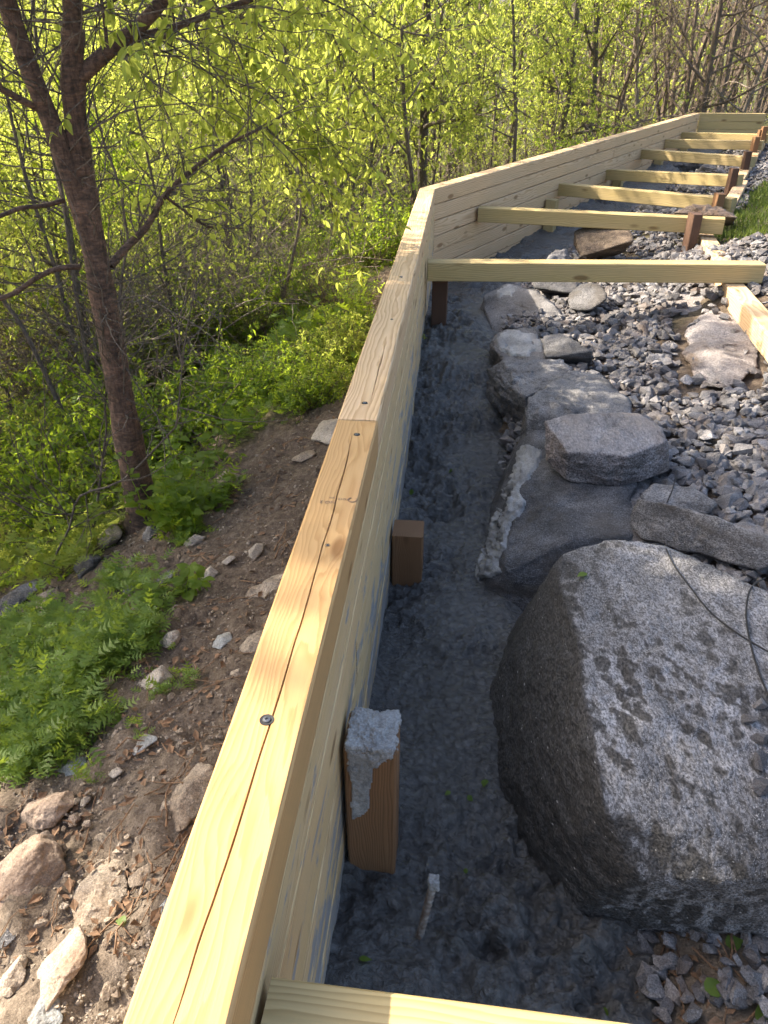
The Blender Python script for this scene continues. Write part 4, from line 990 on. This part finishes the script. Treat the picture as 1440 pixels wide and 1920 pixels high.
for pts, y0, y1 in [([(470, -30), (520, 60), (560, 150), (600, 200)], .9, 1.2), ([(560, -30), (610, 40), (650, 120), (690, 180)], 1.2, 1.6), ([(380, -30), (430, 50), (470, 130), (480, 220)], .6, 1.0),
                    ([(480, 150), (540, 210), (610, 260), (700, 300)], 1.0, 1.4), ([(500, 240), (560, 300), (610, 370), (660, 420)], .9, 1.3), ([(640, -40), (700, 20), (760, 60), (820, 70)], 1.5, 1.9),
                    ([(330, -30), (380, 80), (420, 150), (430, 240)], .6, .9), ([(420, 120), (480, 170), (560, 180), (640, 250)], 1.2, 1.5)]:
    P = pxline(pts, FY+y0, FY+y1, 12); gw.tube(P, np.linspace(.006, .002, 12), 4); twigs(P, 15, .45, 5, 1, -.3, .003, 4)
m = len(LP); LP = np.array(LP); LD = np.array(LD); NN = r.normal(0, .7, (m, 3)); NN[:, 2] += .5; L = r.uniform(.035, .08, m)
gl.blades(LP, LD, NN, L, L*r.uniform(.36, .5, m), np.clip(r.normal(.5, .25, m), 0, 1))
for nm, q, mt in (('twigs', gw, M_bark2), ('crown', gl, M_leafY)):
    o = link(nm, q.mesh(nm, mt), ft); o.matrix_parent_inverse = Matrix.Translation(ft.location).inverted()
# thin stems around it
for i, (pts, dy, w0, lab) in enumerate([([(160, 880), (120, 780), (80, 690), (40, 610), (0, 555)], .3, .022, 'thin bare stem leaning away left of the forked tree'),
        ([(190, 850), (170, 720), (150, 600), (135, 500), (120, 380)], .5, .020, 'thin dark stem rising just behind the forked trunk'),
        ([(30, 860), (20, 760), (0, 700)], .4, .018, 'short bare stem at the left frame edge'),
        ([(95, 1085), (105, 1040), (130, 990), (150, 930), (230, 900), (330, 800)], -.5, .008, 'crooked dark twig-like stem rising from the mossy rocks'),
        ([(165, 1020), (180, 960), (190, 880), (200, 800)], -.1, .010, 'slim sapling stem in the weeds beside the trunk'),
        ([(235, 900), (230, 700), (225, 560), (240, 450)], .8, .014, 'slim upright stem right behind the forked trunk'),
        ([(510, 640), (530, 560), (545, 500), (560, 430)], 2.0, .022, 'dark forked stem in the brush right of the tree')]):
    q = Geo(); base = hit_ground(*pts[0]); base = aty(*pts[0], FY+dy) if base is None else base
    P = limb(q, pts, base[1], base[1]+.1, w0, w0*.45, 6, 16, (.8, 0, 0, .15), 60+i)
    P[:, :] = P
    q2 = Geo(); gw, LPk = q, LP; LP = []; LD = []
    twigs(P, 16, .45, 1, 3, .2, .004, 3)
    o = tag(empty('bare_sapling', tuple(base)), lab, 'sapling')
    c = link('trunk', q.mesh('trunk', M_bark2, True), o); c.matrix_parent_inverse = Matrix.Translation(o.location).inverted()

# unseen trees of the same wood, added left of frame to throw dappled shade
for x, y, kind, sc in [(-4.9, 4.8, 'treeC', .92), (-5.6, 6.2, 'treeB', .86), (-6.4, 4.9, 'treeC', 1.08), (-7.4, 6.6, 'treeA', .95), (-5.8, 5.6, 'treeC', 1.0), (-8.3, 6.3, 'treeA', 1.05)]:
    place(kind, x, y, sc, None, 'unseen leafy tree added just left of the view for its shade', 'tree', 'added shade trees left of the view')

# ------------------------------------------------------------------ weeds and ground cover
def lobed(r, c, up, L, n=5):
    """one deeply cut leaf: opposite lobes along a midrib, as thin triangles"""
    a = r.uniform(0, 6.28); d = np.array([math.cos(a), math.sin(a), r.uniform(.0, .7)]); d /= np.linalg.norm(d)
    s = np.cross(d, up); s /= np.linalg.norm(s)+1e-9; V = []; T = []
    for i in range(n):
        f = (i+.6)/n; b = c+d*L*f; w_ = L*.42*math.sin(math.pi*min(f*.85+.12, 1)); z = up*(-.25*L*f*f)
        for sg in (-1, 1):
            k = len(V); V += [b+z-d*L*.085, b+z+d*L*.095, b+z+s*sg*w_+d*L*.17]; T.append([k, k+1, k+2] if sg > 0 else [k, k+2, k+1])
    k = len(V); V += [c-s*.001+d*L*.8, c+s*.001+d*L*.8, c+d*L*1.08-up*.28*L]; T.append([k, k+1, k+2]); return np.array(V), np.array(T)
UP = np.array([0, 0, 1.])
LOBES = [lobed(RS(700+i), np.zeros(3), UP, 1., 4) for i in range(24)]
def tuft(g, p, r, n, h, L):
    for j in range(n):
        v, t = LOBES[r.randint(24)]; a = r.uniform(0, 6.28); c, s = math.cos(a), math.sin(a); tl = r.normal(0, .6)
        R = np.array(Matrix.Rotation(a, 3, 'Z') @ Matrix.Rotation(tl, 3, 'X')); k = L*r.uniform(.6, 1.25)
        g.add(v@R.T*k+p+[r.normal(0, h*.35), r.normal(0, h*.35), h*r.uniform(.15, 1.)], None, t, np.full(len(v), np.clip(r.normal(.5, .25), 0, 1)))
from_poly = lambda P: [(P[i], P[(i+1) % len(P)]) for i in range(len(P))]
def inpoly(x, y, P):
    c = False
    for (x1, y1), (x2, y2) in from_poly(P):
        if (y1 > y) != (y2 > y) and x < (x2-x1)*(y-y1)/(y2-y1)+x1: c = not c
    return c
def weeds(poly, n, nl, h, L, seed):
    L = L*1.15
    r = RS(seed); g = Geo(); xs = [q[0] for q in poly]; ys = [q[1] for q in poly]; k = 0
    PX, PY = [], []
    while k < n:
        x, y = r.uniform(min(xs), max(xs)), r.uniform(min(ys), max(ys))
        if inpoly(x, y, poly): k += 1; PX.append(x); PY.append(y)
    PX, PY = np.array(PX), np.array(PY); ok = fbm(np.stack([PX/48., PY/36., 0*PX+seed], -1), 2) > -.10
    for p in hits(PX[ok], PY[ok], 12.):
        if not np.isnan(p[0]): tuft(g, p, r, nl, h*r.choice([.45, .7, 1., 1.5]), L*r.uniform(.75, 1.3))
    return g
g1 = weeds([(-30, 1150), (60, 1130), (140, 1130), (220, 1070), (300, 1100), (320, 1180), (270, 1230), (220, 1290), (245, 1330), (190, 1380), (70, 1450), (-30, 1500)], 820, 8, .10, .055, 3)
o = link('weed_carpet', g1.mesh('weed_carpet', M_leafW)); tag(o, 'carpet of feathery cut-leaved green weeds on the left slope', 'weeds', None, 'stuff')
g2 = weeds([(-30, 780), (180, 860), (240, 900), (230, 980), (190, 1050), (80, 1090), (-30, 1120)], 800, 7, .16, .07, 4)
o = link('weed_carpet', g2.mesh('weed_carpet', M_leafY)); tag(o, 'sunlit yellow-green weeds behind the mossy rocks', 'weeds', None, 'stuff')
g3 = weeds([(285, 800), (400, 760), (560, 700), (690, 620), (700, 680), (600, 760), (500, 800), (420, 860), (430, 980), (330, 1010), (285, 960)], 560, 9, .12, .06, 5)
o = link('ground_cover', g3.mesh('ground_cover', M_leafG)); tag(o, 'green ground cover along the upper edge of the bare dirt', 'ground cover', None, 'stuff')
g4 = weeds([(-60, 560), (150, 560), (700, 470), (700, 640), (560, 710), (300, 820), (-60, 900)], 1000, 7, .2, .10, 6)
o = link('ground_cover', g4.mesh('ground_cover', M_leafG)); tag(o, 'leafy undergrowth covering the slope below the saplings', 'ground cover', None, 'stuff')
for i, (x, y, n, L, lab) in enumerate([(300, 1300, 26, .05, 'small green tuft beside the angular pale tan stone'), (350, 1275, 30, .05, 'green tuft touching the leaf litter near the wall'), (335, 1110, 40, .06, 'tall cut-leaved tuft by the dark upright stone'),
        (170, 1460, 16, .045, 'lone feathery tuft on bare dirt among twigs'), (150, 1415, 12, .04, 'tiny seedling by the flat grey stone at the weeds'), (262, 1378, 14, .04, 'seedling growing over the thin flat grey stone'), (345, 1020, 60, .06, 'dense feathery clump under the broad-leaved plants'),
        (455, 910, 22, .05, 'small green tuft right of the brownish rock')]):
    g = Geo(); r = RS(900+i); p = hit_ground(x, y)
    for k in range(max(2, n//8)): tuft(g, p+[r.normal(0, .008), r.normal(0, .008), 0], r, 8, .055, L)
    o = link('weed_tuft', g.mesh('weed_tuft', M_leafW)); tag(o, lab, 'weed')
# broad-leaved plants (heart-shaped leaves on upright stems)
def broad(px, py, n, h, L, lab, seed):
    r = RS(seed); b = hit_ground(px, py); e = tag(empty('broad_leaved_plant', tuple(b)), lab, 'plant'); gs = Geo(); g = Geo()
    for i in range(n):
        o = b+[r.normal(0, .10), r.normal(0, .08), -.02]; s = wander(r, o, (r.normal(0, .25), r.normal(0, .25), 1), h*r.uniform(.5, 1.1), 6, .1, .05); gs.tube(s, np.linspace(.0035, .0015, 7), 4)
        for j in range(9):
            k = r.randint(1, 7); p = s[k]; a = r.uniform(0, 6.28); d = np.array([math.cos(a), math.sin(a), r.uniform(-.2, .35)]); up = UP+r.normal(0, .25, 3)
            x = np.cross(d, up); x /= np.linalg.norm(x); l = L*r.uniform(.5, 1.1)*(1.15-.09*k); c = p+d*l*.45; nn = np.cross(x, d)
            prof = [(0, 0), (-.12, .28), (.12, .52), (.45, .44), (.75, .22), (1, 0), (.75, -.22), (.45, -.44), (.12, -.52), (-.12, -.28)]
            V = [c+d*l*u+x*l*v+nn*l*(.10*abs(v)-.12*u*u) for u, v in prof]+[c+d*l*.45]
            g.add(np.array(V), None, [[10, q, (q+1) % 10] for q in range(10)], np.full(11, np.clip(r.normal(.55, .25), 0, 1)))
            gs.tube(np.array([p, p+d*l*.25, c]), .0012, 3)
    for nm, q, mt in (('stem', gs, M_leafG), ('leaves', g, M_leafG)):
        o = link(nm, q.mesh(nm, mt), e); o.matrix_parent_inverse = Matrix.Translation(e.location).inverted()
broad(325, 985, 12, .42, .085, 'clump of broad heart-shaped green leaves right of the trunk foot', 1)
broad(390, 960, 8, .25, .06, 'lower broad-leaved clump beside the brownish rock', 2)
broad(320, 1130, 4, .22, .075, 'single broad-leaved plant between dark stones and dirt', 3)
broad(345, 900, 9, .40, .08, 'tall broad-leaved plants behind the clump at the trunk', 4)
for i, (x, y, h_, lab) in enumerate([(120, 1205, .12, 'broad-leaved plant in the middle of the feathery weeds'), (50, 1330, .12, 'broad-leaved plant low in the weeds at the left edge'), (215, 1170, .10, 'small broad-leaved plant near the top of the weeds'), (160, 1310, .10, 'small broad-leaved plant at the lower right of the weeds'), (20, 1215, .14, 'broad-leaved plant at the left edge above the dull stone')]):
    broad(x, y, 5, h_, .05, lab, 20+i)
broad(60, 985, 4, .22, .12, 'pale drooping large-leaved plant at the left edge', 5)

# lawn beyond the gravel on the right
r = RS(55); g = Geo(); X, Y = r.uniform(2.8, 9, 90000), r.uniform(6.8, 17, 90000); Sx, Tx = wall_st(X, Y); P = np.stack([X, Y, ground_z(X, Y)], -1); PX, PY = proj(P)
P = P[(Sx > 2.08+.08*np.sin(Y*3)+r.normal(0, .05, 90000)) & (Tx > 8.1+.12*np.sin(X*5)+r.normal(0, .06, 90000)) & (PX < 1490) & (PX > 1300)]
P = np.array(P); m = len(P); D = r.normal(0, .35, (m, 3)); D[:, 2] = 1; NN = r.normal(0, 1, (m, 3)); NN[:, 2] = .1
g.leaves(P, D, NN, r.uniform(.04, .10, m), r.uniform(.004, .008, m), r.rand(m))
o = link('lawn', g.mesh('lawn', M_grass)); tag(o, 'strip of sunlit lawn at the right behind the gravel', 'grass', None, 'stuff')

# ------------------------------------------------------------------ small things: rebar, cables, fallen leaves
bpy.context.view_layer.update()
dg = bpy.context.evaluated_depsgraph_get()
def cast(px, py):
    d = Vector(ray(px, py)).normalized(); ok, loc, n, i, ob, m_ = scene.ray_cast(dg, Vector((0, 0, CZ)), d)
    return np.array(loc), np.array(n)
rb0, _ = cast(787, 1755); rbt = rb0+np.array([.012, .0, .0]); rbt = np.array([aty(813, 1655, rb0[1]+.02)[0], rb0[1]+.02, aty(813, 1655, rb0[1]+.02)[2]])
g = Geo(); k = np.linspace(-.15, 1, 46)[:, None]; pl = rb0+(rbt-rb0)*k
g.tube(pl, .0098+.0018*(np.arange(46) % 3 == 0), 9)
rbm = tag(empty('rebar', tuple(rb0)), 'rusty rebar stub leaning out of the wet concrete', 'rebar')
c = link('bar', g.mesh('bar', M_rebar), rbm); c.matrix_parent_inverse = Matrix.Translation(rbm.location).inverted()
P_, F__, c_ = rock_geo([(a*.016, b*.016, cc*.022) for a in (-1, 1) for b in (-1, 1) for cc in (-1, 1)], 4, 8, .08, 4, 3, .004)
o = link('concrete_tip', mk_mesh('concrete_tip', P_, F__, M_splash, True), rbm); o.location = Vector(rbt-rb0)
def cable(pts, lab, r_=.0028):
    P = np.array([cast(*p)[0]+[0, 0, .008] for p in pts]); t = np.linspace(0, len(P)-1, 60); i = np.minimum(t.astype(int), len(P)-2); f = (t-i)[:, None]
    Pm = np.vstack([2*P[0]-P[1], P, 2*P[-1]-P[-2]]); a, b, c, d = Pm[i], Pm[i+1], Pm[i+2], Pm[i+3]
    S = .5*((2*b)+(c-a)*f+(2*a-5*b+4*c-d)*f*f+(3*b-a-3*c+d)*f**3); g = Geo(); g.tube(S, r_, 6)
    tag(link('cable', g.mesh('cable', M_cable, True)), lab, 'cable')
def coat(poly, thick, lab, seed, step=3.):
    # slurry dried where it landed: a skin following the stone below it
    xs = np.arange(min(q[0] for q in poly), max(q[0] for q in poly), step); ys = np.arange(min(q[1] for q in poly), max(q[1] for q in poly), step)
    idx = {}; V = []; Nn = []
    for a_, x in enumerate(xs):
        for b_, y in enumerate(ys):
            wx, wy = x+26*float(fbm([[x/38., y/38., seed]], 2)[0]), y+26*float(fbm([[x/38., y/38., seed+5]], 2)[0])
            if inpoly(wx, wy, poly):
                p, n = cast(x, y); idx[a_, b_] = len(V); V.append(p); Nn.append(n)
    V = np.array(V); Nn = np.array(Nn); Q = [[idx[a, b], idx[a, b+1], idx[a+1, b+1], idx[a+1, b]] for (a, b) in idx if (a+1, b) in idx and (a, b+1) in idx and (a+1, b+1) in idx]
    Q = np.array([q for q in Q if max(np.linalg.norm(V[q[0]]-V[q[2]]), np.linalg.norm(V[q[1]]-V[q[3]])) < .06])
    lab_ = np.arange(len(V))                              # keep the largest unbroken patch
    for _ in range(400):
        m_ = lab_[Q].min(1); new = lab_.copy(); np.minimum.at(new, Q.ravel(), np.repeat(m_, 4))
        if (new == lab_).all(): break
        lab_ = new
    Q = Q[lab_[Q[:, 0]] == np.bincount(lab_[Q[:, 0]]).argmax()]
    cnt = np.bincount(Q.ravel(), minlength=len(V)); edge = cnt < 4
    t = thick*(.35+1.6*np.abs(fbm(V*34+seed, 3, .6))); t = np.where(edge, -.004, t); W = V+Nn*t[:, None]
    us = np.unique(Q); mp = np.zeros(len(V), int); mp[us] = np.arange(len(us)); c = W[us].mean(0)
    o = link('concrete_splash', mk_mesh('concrete_splash', W[us]-c, mp[Q], M_splash, True)); o.location = c; tag(o, lab, 'concrete')
coat([(985, 835), (1020, 840), (1018, 875), (990, 925), (970, 970), (950, 1030), (950, 1080), (890, 1095), (885, 1050), (905, 1000), (925, 965), (940, 920), (960, 870)], .026, 'ragged pale concrete smear along the dark boulder edge', 3)
coat([(925, 640), (960, 615), (1010, 620), (1020, 650), (990, 672), (940, 668)], .02, 'pale concrete crust over the top of the rounded boulder', 8)
coat([(925, 535), (960, 530), (985, 545), (960, 572), (928, 570)], .015, 'pale wet concrete patch on the dome-shaped boulder', 12)
coat([(640, 1400), (740, 1400), (738, 1425), (722, 1440), (700, 1452), (690, 1500), (668, 1530), (650, 1545)], .006, 'grey slurry run down the front of the concrete-topped post', 15)
for i, (x, y, sz, lab) in enumerate([(1400, 1352, .028, 'pale grey pebble in the hollow of the huge boulder'), (1428, 1322, .03, 'dark pebble above the pale one in the boulder hollow'), (1425, 1385, .026, 'flat grey pebble at the hollow edge near the right frame'),
        (1425, 1428, .034, 'bluish pebble resting on the huge boulder at the right'), (1428, 1475, .036, 'lowest grey pebble on the huge boulder at the right'), (1397, 1075, .022, 'light pebble on top of the huge boulder by the cable')]):
    p, n = cast(x, y); o = link('pebble', PM[i+2]); o.matrix_world = Matrix.Translation(p+n*sz*.3) @ Matrix(rotm(rg).tolist()).to_4x4() @ Matrix.Scale(sz, 4); tag(o, lab, 'pebble')
cable([(1248, 1032), (1262, 1062), (1290, 1100), (1330, 1150), (1380, 1190), (1440, 1226), (1470, 1240)], 'black cable lying diagonally over the huge boulder')
cable([(1436, 1085), (1408, 1105), (1398, 1150), (1404, 1200), (1420, 1260), (1440, 1310)], 'black cable loop at the right edge of the huge boulder', .0034)
cable([(1276, 832), (1272, 870), (1262, 915), (1250, 945)], 'short black cable hanging over gravel behind the long boulder')
def fallen(px, py, L, lab, mat=M_leafW, seed=0):
    r = RS(seed); p, n = cast(px, py); a = r.uniform(0, 6.28); n = n/np.linalg.norm(n)
    if n[2] < .2: n = UP
    d = np.cross(n, [math.cos(a), math.sin(a), .01]); d /= np.linalg.norm(d); x = np.cross(d, n)
    prof = [(0, 0), (.1, .25), (.35, .42), (.6, .33), (.85, .14), (1.05, 0), (.85, -.14), (.6, -.33), (.35, -.42), (.1, -.25)]
    V = [p+n*(.010+.15*L*abs(v))+d*L*u+x*L*v for u, v in prof]+[p+n*.012+d*L*.45]
    tag(link('fallen_leaf', mk_mesh('fallen_leaf', np.array(V)-p, np.array([[10, q, (q+1) % 10] for q in range(10)]), mat, False, np.full(11, .6))), lab, 'leaf').location = p
for i, (x, y, L, lab) in enumerate([(912, 1465, .032, 'round green leaf on wet concrete beside the huge boulder'), (845, 1487, .022, 'small green leaf left of the round one on concrete'), (875, 1493, .024, 'narrow green leaf right under the round one on concrete'),
        (672, 1805, .034, 'green leaf on concrete near the bottom cross tie'), (771, 917, .04, 'green leaf against the wall past the short brown post'), (850, 883, .035, 'faint green leaf in the middle of the concrete'),
        (880, 1633, .02, 'tiny green leaf on concrete right of the rebar'), (1100, 1079, .04, 'green leaf lying on top of the huge boulder'), (1360, 1775, .05, 'jagged green leaf among the corner stones'), (1320, 1860, .06, 'folded green leaf between corner stones'),
        (1410, 1905, .06, 'large green leaf in the bottom right corner'), (1140, 1890, .035, 'green leaf beside the foreground cross tie end'), (240, 1730, .035, 'pale green leaf on the sandy soil by the cap')]):
    fallen(x, y, L, lab, M_leafW, 300+i)
bpy.context.view_layer.update()
